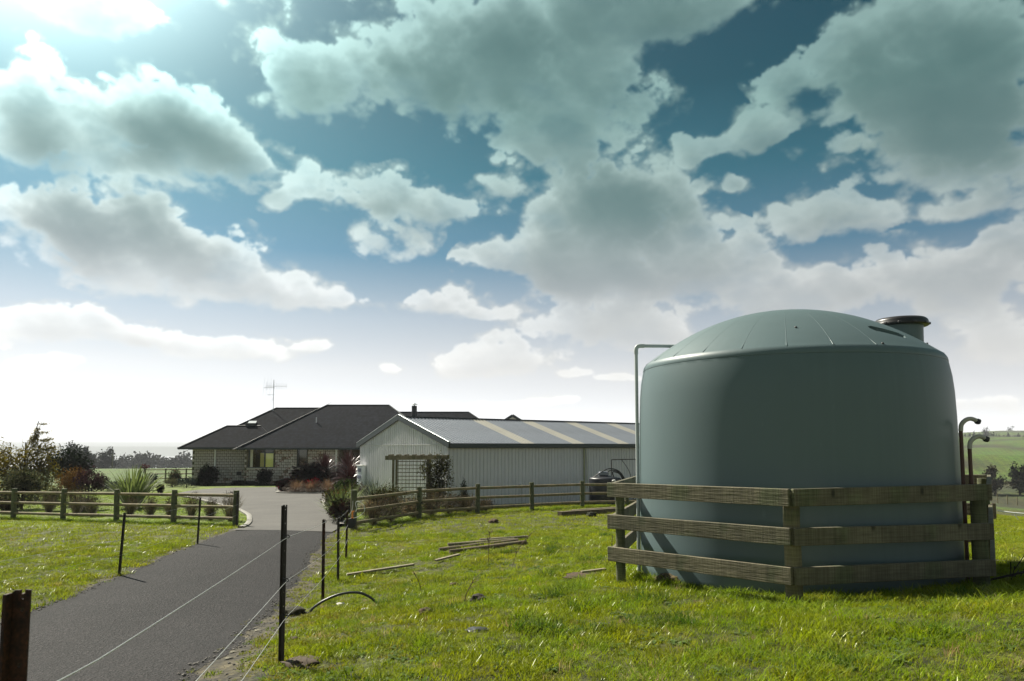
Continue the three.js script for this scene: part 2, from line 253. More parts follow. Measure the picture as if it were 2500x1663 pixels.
const roadX = (d) => { if (d <= ROADC[0][1]) return ROADC[0][0]; for (let i = 1; i < ROADC.length; i++) if (d <= ROADC[i][1]) { const a = ROADC[i - 1], b = ROADC[i]; return lerp(a[0], b[0], (d - a[1]) / (b[1] - a[1])); } return ROADC[ROADC.length - 1][0]; };
const HALF = (d) => (d < 9 ? 1.55 : lerp(1.55, 1.34, clamp((d - 9) / 10)));
const micro = (x, d) => (0.02 * n2(x * 0.9, d * 0.9) + 0.012 * n2b(x * 2.4, d * 2.4)) * (d < 22 ? sst(0, 1, Math.abs(x - roadX(d)) - HALF(d)) : 1);
const roadEdge = (d, s) => roadX(d) + s * (HALF(d) + 0.07 * n2(d * 0.7, s * 9) + 0.05 * n2b(d * 2.9, s * 5));
const CONC = [[-7.6,19.66],[-7.72,20.4],[-7.86,21.3],[-8.3,22.8],[-9.2,25.3],[-10.4,27.6],[-11.5,29.2],[-13.2,31.6],[-15.0,34.2],[-17.6,37.2],[-18.1,40.5],[-17.8,43.4],[-14.5,44],[-11.5,44.2],[-8.6,44.8],[-7.9,44],[-8.3,40],[-8.55,36],[-8.25,31.9],[-7.7,29.8],[-6.7,26.6],[-5.55,23.3],[-5.0,21],[-4.88,19.66]];
const ISLAND = [[-12.5,38.6],[-12.3,37.9],[-11.7,37.5],[-10.6,37.35],[-9.6,37.4],[-8.9,37.9],[-8.9,40.6],[-9.6,41.6],[-11.2,41.4],[-12.2,40.2]];
const inPoly = (x, y, P) => { let c = false; for (let i = 0, j = P.length - 1; i < P.length; j = i++) if ((P[i][1] > y) !== (P[j][1] > y) && x < (P[j][0] - P[i][0]) * (y - P[i][1]) / (P[j][1] - P[i][1]) + P[i][0]) c = !c; return c; };
const onRoad = (x, d) => d > -6 && d < 19.7 && Math.abs(x - roadX(d)) < HALF(d);
const TANK = { x: 3.345, d: 8.73, r: 1.77 };

// ---------------------------------------------------------------- ground
const groundTex = texture(1024, 1024, (u, v) => { const a = tf(u, v, 8, 5, 0), b = tf(u, v, 64, 3, 1), c = tf(u, v, 220, 2, 2); const s = 0.52 + 0.5 * (a - 0.5) + 0.55 * (b - 0.5) + 0.4 * (c - 0.5); return [s * 1.02, s, s * 0.86]; });
const groundBump = texture(512, 512, (u, v) => 0.5 * tf(u, v, 16, 4, 2) + 0.5 * tf(u, v, 90, 3, 1), false);
{
  const rad = [], ths = [];
  for (let r = 0.25; r < 3300; r *= (r < 40 ? 1.022 : 1.03)) rad.push(r);
  for (let a = -180; a < 180;) { ths.push(a); a += Math.abs(a + 0.001) < 52 ? 0.35 : 3; }
  const pos = [], col = [], uv = [], idx = [], T = ths.length;
  const c = new THREE.Color();
  for (let i = 0; i < rad.length; i++) for (let j = 0; j < T; j++) {
    const r = rad[i], x = r * Math.sin(ths[j] * D2R), d = r * Math.cos(ths[j] * D2R);
    const inside = inPoly(x, d, CONC), road = onRoad(x, d) && Math.abs(x - roadX(d)) < HALF(d) - 0.3;
    let y = gy(x, d) + (r < 45 ? micro(x, d) : 0);
    if (road || inside) y -= 0.05;
    pos.push(x, y, -d); uv.push(x / 3.1, d / 3.1);
    // earth colours: pasture, mown lawn, gravel verge, far grazing land with painted cloud shadow
    let k = [0.075, 0.085, 0.005];
    const m = n2(x * 0.22, d * 0.22), m2 = n2b(x * 0.9, d * 0.9);
    k = [k[0] * (1 + 0.25 * m + 0.2 * m2), k[1] * (1 + 0.18 * m + 0.15 * m2), k[2] * (1 + 0.3 * m2)];
    if (d > 22 && r < 70 && x < -3) k = [0.14 + 0.012 * m, 0.2 + 0.012 * m, 0.008];      // mown lawn by the house
    const e = x - roadX(d), vr = d < 21 && d > -6 ? (e > 0 ? 1 - sst(HALF(d) + 0.15, HALF(d) + 0.75 + 0.25 * m2, e) : 1 - sst(HALF(d) + 0.05, HALF(d) + 0.35 + 0.2 * m2, -e)) : 0;
    if (vr > 0) k = [lerp(k[0], 0.066, vr), lerp(k[1], 0.056, vr), lerp(k[2], 0.04, vr)];
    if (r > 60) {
      const az = ths[j], scrubAndShadow = az > 5 ? Math.max(sst(-0.05, 0.45, n2(x / 55 + 3, d / 40)), r > 225 && r < 320 ? 0.85 : 0) : 0;  // brown scrub patches that also paint cloud shadow into the hill colour
      k = [lerp(0.085, 0.045, scrubAndShadow) * (1 + 0.2 * m2), lerp(0.15, 0.05, scrubAndShadow) * (1 + 0.15 * m), lerp(0.011, 0.018, scrubAndShadow)];
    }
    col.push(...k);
  }
  for (let i = 0; i < rad.length - 1; i++) for (let j = 0; j < T; j++) { const a = i * T + j, b = i * T + (j + 1) % T, e = a + T, f = b + T; idx.push(a, b, e, b, f, e); }
  const c0 = pos.length / 3; pos.push(0, gy(0, 0), 0); uv.push(0, 0); col.push(0.06, 0.08, 0.02);
  for (let j = 0; j < T; j++) idx.push(c0, (j + 1) % T, j);
  const g = new THREE.BufferGeometry(); g.setAttribute('position', new THREE.Float32BufferAttribute(pos, 3)); g.setAttribute('uv', new THREE.Float32BufferAttribute(uv, 2)); g.setAttribute('color', new THREE.Float32BufferAttribute(col, 3)); g.setIndex(idx); g.computeVertexNormals();
  const nn = g.attributes.normal; let up = 0; for (let i = 0; i < nn.count; i += 97) up += nn.getY(i); if (up < 0) { const ix = g.index.array; for (let i = 0; i < ix.length; i += 3) { const t = ix[i]; ix[i] = ix[i + 1]; ix[i + 1] = t; } g.computeVertexNormals(); }
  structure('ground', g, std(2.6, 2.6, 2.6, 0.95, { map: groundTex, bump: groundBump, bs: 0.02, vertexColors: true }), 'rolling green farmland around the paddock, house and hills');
}
{ // the sea beyond the left-hand fields
  const g = new THREE.CircleGeometry(6000, 64, Math.PI * 0.5, Math.PI * 0.62).rotateX(-Math.PI / 2).translate(0, -72, 0);
  structure('sea', g, std(0.75, 0.78, 0.8, 0.3), 'pale hazy sea on the skyline beyond the distant trees', 'sea');
}
// sheet that follows the land: outline in x, forward
function sheet(outline, lift, edge = 0.7, holes = []) {
  const s = new THREE.Shape(outline.map(([x, d]) => new THREE.Vector2(x, d))); for (const h of holes) s.holes.push(new THREE.Path(h.map(([x, d]) => new THREE.Vector2(x, d))));
  let g = new THREE.ShapeGeometry(s); g.deleteAttribute('normal'); g.deleteAttribute('uv'); g = g.toNonIndexed();
  g = new TessellateModifier(edge, 7).modify(g);
  const p = g.attributes.position, uv = [];
  for (let i = 0; i < p.count; i++) { const x = p.getX(i), d = p.getY(i); p.setXYZ(i, x, gy(x, d) + lift, -d); uv.push(x, d); }
  g.setAttribute('uv', new THREE.Float32BufferAttribute(uv, 2));
  g = mergeVertices(g, 1e-4); g.computeVertexNormals(); return g;
}
// kerb of a given width and height swept along a line on the ground
function kerbGeo(line, w, h, lift = 0) {
  const pts = line.map(([x, d]) => new THREE.Vector3(x, gy(x, d) + lift, -d)), c = new THREE.CatmullRomCurve3(pts, false, 'catmullrom', 0.3), n = Math.ceil(c.getLength() / 0.35), pos = [], idx = [], uv = [];
  const prof = [[-w / 2, -0.08], [-w / 2, h * 0.8], [-w * 0.35, h], [w * 0.35, h], [w / 2, h * 0.8], [w / 2, -0.08]];
  for (let i = 0; i <= n; i++) { const p = c.getPoint(i / n), t = c.getTangent(i / n), s = new THREE.Vector3(-t.z, 0, t.x).normalize(); prof.forEach(([a, b], k) => { pos.push(p.x + s.x * a, gy(p.x, -p.z) + lift + b, p.z + s.z * a); uv.push(i * 0.35, k * 0.06); }); }
  const m = prof.length; for (let i = 0; i < n; i++) for (let k = 0; k < m - 1; k++) { const a = i * m + k; idx.push(a, a + 1, a + m, a + 1, a + m + 1, a + m); }
  const g = new THREE.BufferGeometry(); g.setAttribute('position', new THREE.Float32BufferAttribute(pos, 3)); g.setAttribute('uv', new THREE.Float32BufferAttribute(uv, 2)); g.setIndex(idx); const q = toCreasedNormals(g, 0.6); return q;
}
const asphaltTex = texture(2048, 2048, (u, v, x, y) => {
  const a = tf(u, v, 6, 4, 0), b = tn(u * 460, v * 460, 460, 460, 1), c = tn(u * 900, v * 900, 900, 900, 2), d = tn(u * 230, v * 230, 230, 230, 3);
  const e = tn(u * 120, v * 120, 120, 120, 1); let s = 0.42 + 0.14 * (a - 0.5) + 0.3 * (b - 0.5) + 0.16 * (c - 0.5) + 0.42 * (d - 0.5) + 0.3 * (e - 0.5); if (d > 0.82) s += 0.2;
  const t = tn(u * 330, v * 330, 330, 330, 2); return [s * (1.03 + 0.06 * t), s, s * (1.0 - 0.02 * t)];
});
const asphaltBump = texture(1024, 1024, (u, v) => 0.35 * tn(u * 120, v * 120, 120, 120, 1) + 0.4 * tn(u * 230, v * 230, 230, 230, 3) + 0.25 * tn(u * 420, v * 420, 420, 420, 2), false);
{
  const L = [], Rr = [];
  for (let d = -5.9; d <= 19.66; d += 0.16) { L.push([roadEdge(d, -1), d]); Rr.push([roadEdge(d, 1), d]); }
  const pos = [], uv = [], col = [], idx = [], S = 16;
  for (let i = 0; i < L.length; i++) for (let k = 0; k <= S; k++) {
    const t = k / S, x = lerp(L[i][0], Rr[i][0], t), d = L[i][1], crown = 0.025 * (1 - (2 * t - 1) ** 2);
    pos.push(x, gy(x, d) + 0.003 + crown, -d); uv.push(x / 2.6, d / 2.6);
    // wheel tracks worn paler, loose chip and dirt between and along the edges
    const tr = Math.exp(-(((Math.abs(2 * t - 1) - 0.52) / 0.2) ** 2)), pn = 0.14 * n2(x * 0.6, d * 0.4) + 0.1 * n2b(x * 2.6, d * 1.3) + 0.08 * n2(x * 7, d * 5), edge = sst(0.86, 1, Math.abs(2 * t - 1)) * (0.5 + 0.5 * n2(d * 1.3, t * 9));
    const b = 1 + 0.2 * tr + pn; col.push(b * (1 + 0.25 * edge), b * (1 + 0.16 * edge), b * (1 - 0.04 * edge));
  }
  for (let i = 0; i < L.length - 1; i++) for (let k = 0; k < S; k++) { const a = i * (S + 1) + k, b = a + S + 1; idx.push(a, a + 1, b, a + 1, b + 1, b); }
  const g = new THREE.BufferGeometry(); g.setAttribute('position', new THREE.Float32BufferAttribute(pos, 3)); g.setAttribute('uv', new THREE.Float32BufferAttribute(uv, 2)); g.setAttribute('color', new THREE.Float32BufferAttribute(col, 3)); g.setIndex(idx); g.computeVertexNormals();
  structure('asphalt_drive', g, phy(0.056, 0.054, 0.056, 0.8, { specularIntensity: 0.4, map: asphaltTex, bump: asphaltBump, bs: 0.03, vertexColors: true }), 'dark chip-seal drive running from the foreground to the yard', 'road');
}
const concTex = texture(1024, 1024, (u, v) => { const a = tf(u, v, 5, 5, 1), b = tf(u, v, 90, 2, 2), st = tn(u * 7 + 2 * a, v * 60, 7, 60, 3); const s = 0.74 + 0.2 * (a - 0.5) + 0.12 * (b - 0.5) + 0.10 * (st - 0.5); return [s, s * 0.985, s * 0.955]; });
{
  const g = sheet(CONC, 0.018, 0.8); const u = g.attributes.uv; for (let i = 0; i < u.count; i++) u.setXY(i, u.getX(i) / 6, u.getY(i) / 6);
  structure('concrete_yard', g, std(0.142, 0.136, 0.128, 0.9, { map: concTex }), 'pale concrete yard in front of the brick house', 'road');
  const km = std(0.42, 0.41, 0.38, 0.8, { map: concTex });
  structure('kerb', kerbGeo([[-7.66, 20.5], [-7.88, 21.5], [-8.3, 22.9], [-9.2, 25.3], [-10.4, 27.6], [-11.5, 29.2], [-13.2, 31.6], [-15, 34.2], [-17.6, 37.2]], 0.16, 0.055, 0.01), km, 'curved concrete kerb edging the lawn behind the rail fence', 'kerb');
  structure('kerb', kerbGeo([[-8.55, 35.5], [-8.25, 31.9], [-7.7, 29.8], [-6.7, 26.6], [-5.55, 23.3], [-5.05, 21.4]], 0.2, 0.08, 0.01), km, 'curved concrete kerb edging the garden beside the shed', 'kerb');
  structure('kerb', kerbGeo([...ISLAND, ISLAND[0], ISLAND[1]], 0.16, 0.07, 0.015), km, 'concrete kerb ringing the island garden bed', 'kerb');
  const bed = sheet(ISLAND, 0.06, 0.8); const ub = bed.attributes.uv; for (let i = 0; i < ub.count; i++) ub.setXY(i, ub.getX(i) / 2, ub.getY(i) / 2);
  structure('garden_bed', bed, std(0.07, 0.05, 0.035, 0.95, { map: groundTex, bump: groundBump, bs: 0.02 }), 'dark mulched soil of the island garden bed');
}

// ---------------------------------------------------------------- shared materials
const woodMap = texture(1024, 512, (u, v) => {
  const w = tf(u, v, 3, 3, 0), g1 = tn(u * 6 + w * 2, v * 90, 6, 90, 1), g2 = tn(u * 14, v * 220, 14, 220, 2), blot = tf(u, v, 5, 4, 3); let s = 0.64 + 0.1 * (g1 - 0.5) + 0.08 * (g2 - 0.5) + 0.26 * (blot - 0.5);
  const saw = tn(u * 150, v * 3, 150, 3, 0); s += 0.15 * (saw - 0.5);
  for (const [ku, kv, kr] of [[0.2, 0.3, 0.018], [0.61, 0.72, 0.022], [0.86, 0.16, 0.014], [0.42, 0.9, 0.012]]) { const q = Math.hypot((u - ku) * 1.4, (v - kv) * 0.7) / kr; if (q < 2.2) s -= 0.3 * (1 - sst(0.5, 2.2, q)); }
  const m = sst(0.5, 0.72, tf(u, v, 4, 4, 2)); return [s * lerp(1.02, 0.93, m), s * lerp(0.99, 0.97, m), s * lerp(0.88, 0.8, m)];
});
const woodBump = texture(1024, 512, (u, v) => { const w = tf(u, v, 3, 3, 0); return 0.5 * tn(u * 6 + w * 2, v * 90, 6, 90, 1) + 0.35 * tn(u * 14, v * 220, 14, 220, 2) + 0.15 * tn(u * 150, v * 3, 150, 3, 0); }, false);
const wood = (r, g, b) => std(r, g, b, 0.85, { map: woodMap, bump: woodBump, bs: 0.004 });
const M = {
  board: wood(0.31, 0.29, 0.235), board2: wood(0.28, 0.265, 0.215), board3: wood(0.335, 0.31, 0.25), post: wood(0.34, 0.31, 0.22), postGreen: wood(0.22, 0.25, 0.15), rail: wood(0.46, 0.39, 0.27), log: wood(0.26, 0.205, 0.14), plank: wood(0.5, 0.45, 0.37),
  steel: std(0.035, 0.028, 0.024, 0.5, { metalness: 0.3 }), rust: std(0.13, 0.045, 0.024, 0.8, { map: groundTex }), wire: std(0.62, 0.62, 0.6, 0.35, { metalness: 0.7 }), black: std(0.012, 0.012, 0.013, 0.45), galv: std(0.5, 0.52, 0.53, 0.4, { metalness: 0.6 }),
  pvc: std(0.5, 0.54, 0.53, 0.35), white: std(0.78, 0.78, 0.75, 0.5), orange: std(0.75, 0.26, 0.02, 0.5), rope: std(0.8, 0.8, 0.76, 0.7), darkGreen: std(0.028, 0.045, 0.045, 0.45), cream: std(0.66, 0.64, 0.54, 0.5), hookPvc: std(0.42, 0.40, 0.34, 0.5), copper: std(0.10, 0.045, 0.03, 0.6),
};

// ---------------------------------------------------------------- water tank
{
  const base = -0.12, t = thing('water_tank', 'large grey-green domed plastic water tank inside a board fence', 'water tank', V(TANK.x, TANK.d, base));
  const H = 2.395 - base, top = 3.05 - base, r0 = TANK.r, prof = [];
  const add = (r, y) => prof.push(new THREE.Vector2(r, y));
  add(0.001, 0); add(r0 - 0.03, 0); add(r0 - 0.004, 0.03);
  for (const [r, y] of [[r0, 0.12], [r0 + 0.003, 0.8], [r0 + 0.002, 1.4], [r0 - 0.003, 1.8], [r0 - 0.012, 2.05], [r0 - 0.028, 2.22], [r0 - 0.05, 2.34]]) add(r, y * (H - 0.07) / 2.36);
  add(r0 - 0.0555, H - 0.062); add(r0 - 0.0595, H - 0.0595); add(r0 - 0.0595, H - 0.0565); add(r0 - 0.056, H - 0.054);   // seam groove
  for (let i = 0; i <= 10; i++) { const a = i / 10, ang = a * 58 * D2R; add(r0 - 0.056 - 0.1 * (1 - Math.cos(ang)), H - 0.05 + 0.1 * Math.sin(ang)); }
  const ra = r0 - 0.056 - 0.1 * (1 - Math.cos(58 * D2R)), ya = H - 0.05 + 0.1 * Math.sin(58 * D2R);
  const dome = (r) => top - (top - ya) * Math.pow(r / ra, 2.1);
  for (let i = 1; i <= 26; i++) { const r = Math.max(0.001, ra * (1 - i / 26)); add(r, dome(r)); }
  let g = new THREE.LatheGeometry(prof, 160);
  g = toCreasedNormals(g, 0.7);
  const plastic = texture(1024, 512, (u, v) => { const a = tf(u, v, 6, 4, 0), st = tn(u * 300, v * 4, 300, 4, 1), b = tf(u, v, 40, 3, 2); const s = 0.9 + 0.05 * (a - 0.5) + 0.04 * (st - 0.5) * sst(0.4, 0.7, a) + 0.025 * (b - 0.5); const dot = tn(u * 420, v * 210, 420, 210, 3) > 0.985 ? 0.06 : 0; return [s + dot, s + dot, s * 0.99 + dot]; });
  const skin = phy(0.126, 0.184, 0.194, 0.45, { map: plastic, specularIntensity: 0.85 });
  // moulded pocket in the roof beside the manhole
  const ev = new Evaluator(); ev.attributes = ['position', 'normal', 'uv'];
  const slotAt = new THREE.Vector3(0.6, 0, 1.27), sr = Math.hypot(slotAt.x, slotAt.z), steep = 0.71;
  const sn = new THREE.Vector3(steep * slotAt.x / sr, 1, steep * slotAt.z / sr).normalize(), sa = new THREE.Vector3(1, -steep * slotAt.x / sr - 0.05, -0.12); sa.addScaledVector(sn, -sa.dot(sn)).normalize();
  const sg = muv(cbox(0.4, 0.26, 0.15, 0.06)).applyMatrix4(new THREE.Matrix4().makeBasis(sa, sn, sa.clone().cross(sn)).setPosition(slotAt.x, dome(sr), slotAt.z));
  const A = new Brush(g, skin), B = new Brush(sg, skin); A.updateMatrixWorld(); B.updateMatrixWorld();
  const cut = ev.evaluate(A, B, SUBTRACTION); const bg = cut.geometry;  bg.clearGroups();
  part('body', bg, skin, t);
  for (let k = 0; k < 24; k++) {   // thin moulded ribs from the shoulder to the crown
    const a = (k + 0.35) / 24 * Math.PI * 2, pts = [];
    for (let i = 0; i <= 14; i++) { const r = lerp(ra + 0.012, 0.22, i / 14); pts.push(new THREE.Vector3(Math.cos(a) * r, (i === 0 ? ya - 0.004 : dome(r)) - 0.0045, Math.sin(a) * r)); }
    const near2 = (p) => Math.hypot(p.x - slotAt.x, p.z - slotAt.z) < 0.24;
    const run = pts.filter((p) => !near2(p)); if (run.length === pts.length) part('roof_rib', tube(pts, 0.0055, 20, 6), skin, t);
  }
  const mx = 1.45, mz = -0.02, neckTop = 2.945 - base, nb = dome(Math.hypot(mx + 0.25, mz)) - 0.12;
  const neck = part('manhole_neck', new THREE.LatheGeometry([[0.238, nb], [0.243, neckTop - 0.1], [0.25, neckTop - 0.05], [0.25, neckTop], [0.2, neckTop]].map(([x, y]) => new THREE.Vector2(x, y)), 48), skin, t); neck.position.set(mx, 0, mz);
  const lidM = std(0.02, 0.018, 0.018, 0.38);
  const lid = part('lid', new THREE.LatheGeometry([[0.252, -0.065], [0.30, -0.065], [0.312, -0.055], [0.312, -0.035], [0.302, -0.03], [0.302, -0.005], [0.292, 0.012], [0.27, 0.03], [0.2, 0.042], [0.001, 0.048]].map(([x, y]) => new THREE.Vector2(x, y + neckTop)), 56), lidM, neck);
  for (let k = 0; k < 12; k++) { const a = k / 12 * Math.PI * 2, b = part('lid_lug', cbox(0.03, 0.03, 0.045, 0.008), lidM, lid); b.position.set(Math.cos(a) * 0.308, neckTop - 0.045, Math.sin(a) * 0.308); b.rotation.y = -a; }
  // overflow elbow on the far shoulder
  const el = part('overflow_elbow', merge([tube([new THREE.Vector3(1.5, dome(1.5) - 0.03, 0.06), new THREE.Vector3(1.58, dome(1.5) + 0.045, 0.06), new THREE.Vector3(1.64, dome(1.5) + 0.05, 0.06), new THREE.Vector3(1.675, dome(1.5) + 0.02, 0.06), new THREE.Vector3(1.68, dome(1.5) - 0.1, 0.06)], 0.027, 24, 10)]), M.pvc, t);
  for (const [a, r] of [[1.85, 1.35], [0.62, 1.52], [1.35, 1.66]]) { const p = part('plug', new THREE.SphereGeometry(0.014, 8, 6), M.black, t); p.position.set(Math.cos(a) * r, dome(Math.min(r, ra)) + 0.002, Math.sin(a) * r); }
  const px = 1.545 - TANK.x, pz = -(8.86 - TANK.d), py = 2.66 - base;
  part('inlet_pipe', rod(new THREE.Vector3(px, 0.02, pz), new THREE.Vector3(px, py - 0.06, pz), 0.022, 12), M.pvc, t);
  const elb = part('pipe_elbow', tube([new THREE.Vector3(px, py - 0.1, pz), new THREE.Vector3(px, py - 0.05, pz), new THREE.Vector3(px + 0.015, py - 0.012, pz), new THREE.Vector3(px + 0.05, py, pz), new THREE.Vector3(px + 0.1, py, pz)], 0.027, 16, 12), M.pvc, t);
  part('inlet_pipe', rod(new THREE.Vector3(px + 0.08, py, pz), new THREE.Vector3(px + 0.55, py - 0.004, pz), 0.022, 12), M.pvc, t);
}
// ---------------------------------------------------------------- hooked standpipes beside the tank
for (const [x, d, h, reach, label] of [[4.69, 7.5, 1.70, 0.15, 'taller hooked standpipe with black end cap beside the water tank'], [4.735, 7.44, 1.515, 0.145, 'shorter hooked standpipe with black end cap beside the water tank']]) {
  const g0 = gy(x, d), t = thing('standpipe', label, 'pipe', V(x, d, g0), 0, 'hooked pipes beside the tank'), H = h - g0;
  part('pole', rod(new THREE.Vector3(0, -0.05, 0), new THREE.Vector3(0, H - 0.1, 0), 0.019, 10), M.copper, t);
  part('hook', tube([new THREE.Vector3(0, H - 0.13, 0), new THREE.Vector3(0.012, H - 0.06, 0), new THREE.Vector3(0.06, H - 0.012, 0.003), new THREE.Vector3(0.11, H - 0.001, 0.004), new THREE.Vector3(reach + 0.02, H - 0.022, 0.005)], 0.0225, 24, 10), M.hookPvc, t);
  const c = part('end_cap', cbox(0.05, 0.055, 0.055, 0.012), M.black, t); c.position.set(reach + 0.03, H - 0.03, 0.005); c.rotation.z = -0.35;
}

// ---------------------------------------------------------------- board fence round the tank
{
  const C = [2.51, 6.5], L = [1.13, 8.1], L2 = [1.9, 10.6], B2 = [4.3, 11.1], R2 = [6.12, 9.25], Rr = [4.69, 7.1], ring = [C, L, L2, B2, R2, Rr], cx = TANK.x, cd = TANK.d;
  const t = thing('board_fence', 'weathered grey board fence of six sides around the water tank', 'fence');
  const tops = { C: [1.03, 0.68, 0.333] };
  const off = [[1.03, 0.682, 0.333], [1.005, 0.652, 0.296], [1.0, 0.65, 0.3], [1.02, 0.67, 0.32], [1.05, 0.68, 0.33], [1.043, 0.664, 0.315]];
  const postR = [0.075, 0.052, 0.06, 0.06, 0.065, 0.07];
  ring.forEach(([x, d], i) => {
    const ux = cx - x, ud = cd - d, l = Math.hypot(ux, ud), sx = x + ux / l * (postR[i] + 0.035), sd = d + ud / l * (postR[i] + 0.035), g0 = gy(sx, sd), h = off[i][0] - 0.045 - g0 + 0.3;
    const g = pole(h, postR[i] * 1.04, postR[i] * 0.97, 20, 0.06, 10).rotateZ(Math.PI / 2);
    const m = part('post', g, i === 0 ? M.post : M.postGreen, t); m.position.copy(V(sx, sd, g0 - 0.3 + h / 2));
  });
  const mats = [M.board, M.board2, M.board3];
  ring.forEach((a, i) => {
    const j = (i + 1) % 6, b = ring[j];
    for (let k = 0; k < 3; k++) {
      const A = V(a[0], a[1], off[i][k] - 0.08), Bv = V(b[0], b[1], off[j][k] - 0.08), dir = Bv.clone().sub(A).normalize();
      // boards meet at the corners: one butts behind the end of the next
      const ext0 = i === 5 ? -0.03 : i === 0 ? -0.012 : 0.0, ext1 = i === 0 ? 0.07 : i === 4 ? 0.05 : i === 5 ? -0.012 : -0.03;
      A.addScaledVector(dir, -ext0); Bv.addScaledVector(dir, ext1);
      const m = part('rail', beam(A, Bv, 0.158, 0.046, 0.005), mats[(i + k) % 3], t);
    }
  });
}

// ---------------------------------------------------------------- post and rail fences
function railFence(label, posts, h, mats, opt = {}) {
  const t = thing('rail_fence', label, 'fence');
  posts.forEach(([x, d, ph, pr], i) => {
    const g0 = gy(x, d), H = (ph ?? h), m = part('post', pole(H + 0.3, (pr ?? 0.085) * 1.02, (pr ?? 0.085) * 0.98, 16, 0.05, 8).rotateZ(Math.PI / 2), mats[0], t);
    m.position.copy(V(x, d, g0 + H / 2 - 0.15)); m.rotation.set(rr(-0.012, 0.012), R() * 6, rr(-0.012, 0.012));
  });
  for (let i = 0; i < posts.length - 1; i++) for (let k = 0; k < 3; k++) {
    const f = opt.levels ? opt.levels[k] : [0.86, 0.53, 0.2][k] * h, a = posts[i], b = posts[i + 1];
    const A = V(a[0], a[1], gy(a[0], a[1]) + f + rr(-0.008, 0.008)), B = V(b[0], b[1], gy(b[0], b[1]) + f + rr(-0.008, 0.008));
    part('rail', span(pole(A.distanceTo(B) - 0.1, 0.048, 0.045, 12, 0.05, 10), A, B), mats[1], t);
  }
  return t;
}
{
  const P = []; for (let i = 0; i < 9; i++) P.push([-8.24 - 2.25 * i, 21.6 + 0.86 * i]);
  railFence('weathered post and rail fence along the lawn left of the drive', P, 1.05, [M.postGreen, M.rail]);
  railFence('post and rail fence between the paddock and the white shed', [[-4.48, 20.5, 1.13, 0.09], [-2.98, 23.2], [-1.19, 25], [0.73, 26.6], [2.73, 28.1], [4.7, 29.6], [6.7, 31.1], [8.7, 32.6]], 1.02, [M.postGreen, M.rail]);
}

// ---------------------------------------------------------------- wire fences on steel posts
function starPost(H, w, notch) {   // three-flanged steel post; the wide flange carries holes and a notched top
  const s = new THREE.Shape(); const hw = w / 2;
  s.moveTo(-hw, 0); s.lineTo(hw, 0); s.lineTo(hw, H);
  if (notch) { const c = hw * 0.28, q = hw * 0.2; s.lineTo(c + q, H + 0.001); s.lineTo(c + q, H - 0.013); s.absarc(c, H - 0.013, q, 0, Math.PI, true); s.lineTo(c - q, H); s.lineTo(-hw * 0.45, H); s.lineTo(-hw, H - 0.008); } else s.lineTo(-hw, H);
  for (let y = H - 0.035; y > 0.1; y -= notch ? 0.1 : 0.12) { const p = new THREE.Path(); p.absarc(hw * 0.28, y, hw * 0.21, 0, Math.PI * 2, true); s.holes.push(p); if (y < H - 0.7) break; }
  const a = new THREE.ExtrudeGeometry(s, { depth: 0.004, bevelEnabled: false, curveSegments: 8 }).translate(0, 0, -0.002);
  const b = new THREE.BoxGeometry(0.005, H - 0.01, 0.03).translate(-hw * 0.35, (H - 0.01) / 2, -0.0175), c = new THREE.BoxGeometry(0.006, H - 0.005, 0.018).translate(-hw + 0.003, (H - 0.005) / 2, 0.0115);
  return merge([muv(a), muv(b), muv(c)]);
}
function insulator() { const a = new THREE.TorusGeometry(0.011, 0.0035, 6, 12), b = new THREE.BoxGeometry(0.02, 0.022, 0.014).translate(-0.02, 0, 0), c = new THREE.BoxGeometry(0.006, 0.034, 0.01).translate(-0.028, 0, 0); return merge([a, b, c]); }
function wireFence(label, posts, wires, opt = {}) {
  const t = thing('wire_fence', label, 'fence'), ins = insulator();
  posts.forEach(([x, d, top, lean = 0, rusty, w = 0.038, turn = 0], i) => {
    const g0 = gy(x, d), H = top - g0 + 0.12, m = part('steel_post', starPost(H, w, true), rusty ? M.rust : M.steel, t);
    m.position.copy(V(x, d, g0 - 0.12)); m.rotation.set(0, turn, lean);
    (wires[i] ?? []).forEach((h) => { const q = part('insulator', ins, M.black, m); q.position.set(w / 2 + 0.012, h - g0 + 0.12, 0.012); });
  });
  const n = Math.min(...wires.filter(Boolean).map((w) => w.length));
  for (let k = 0; k < n; k++) {
    const pts = []; posts.forEach(([x, d, , , , w = 0.038], i) => { if (wires[i]) pts.push(V(x + w / 2 + 0.012, d - 0.01, wires[i][k])); });
    const path = new THREE.CurvePath(); for (let i = 0; i < pts.length - 1; i++) { const a = pts[i], b = pts[i + 1], c = a.clone().add(b).multiplyScalar(0.5); c.y -= 0.012 * a.distanceTo(b) / 4; path.add(new THREE.QuadraticBezierCurve3(a, c, b)); }
    part('wire', new THREE.TubeGeometry(path, 40, opt.r ?? 0.0016, 5), M.wire, t);
  }
  return t;
}
wireFence('electric wire fence on dark steel posts along the verge right of the drive',
  [[-1.55, -2.2, 1.1, 0, true], [-0.908, 1.35, 1.146, 0, true], [-1.675, 5.35, 0.98, 0.004], [-2.61, 10.1, 0.4, 0.008, true], [-2.93, 12.3, 0.27, 0.012], [-3.42, 15.0, 0.19, -0.01, true]],
  [[0.97, 0.68, 0.45], [0.945, 0.655, 0.435], [0.75, 0.435, 0.175], [0.37, -0.06, -0.37], [0.22, -0.14, -0.44], [0.1, -0.2, -0.5]]);
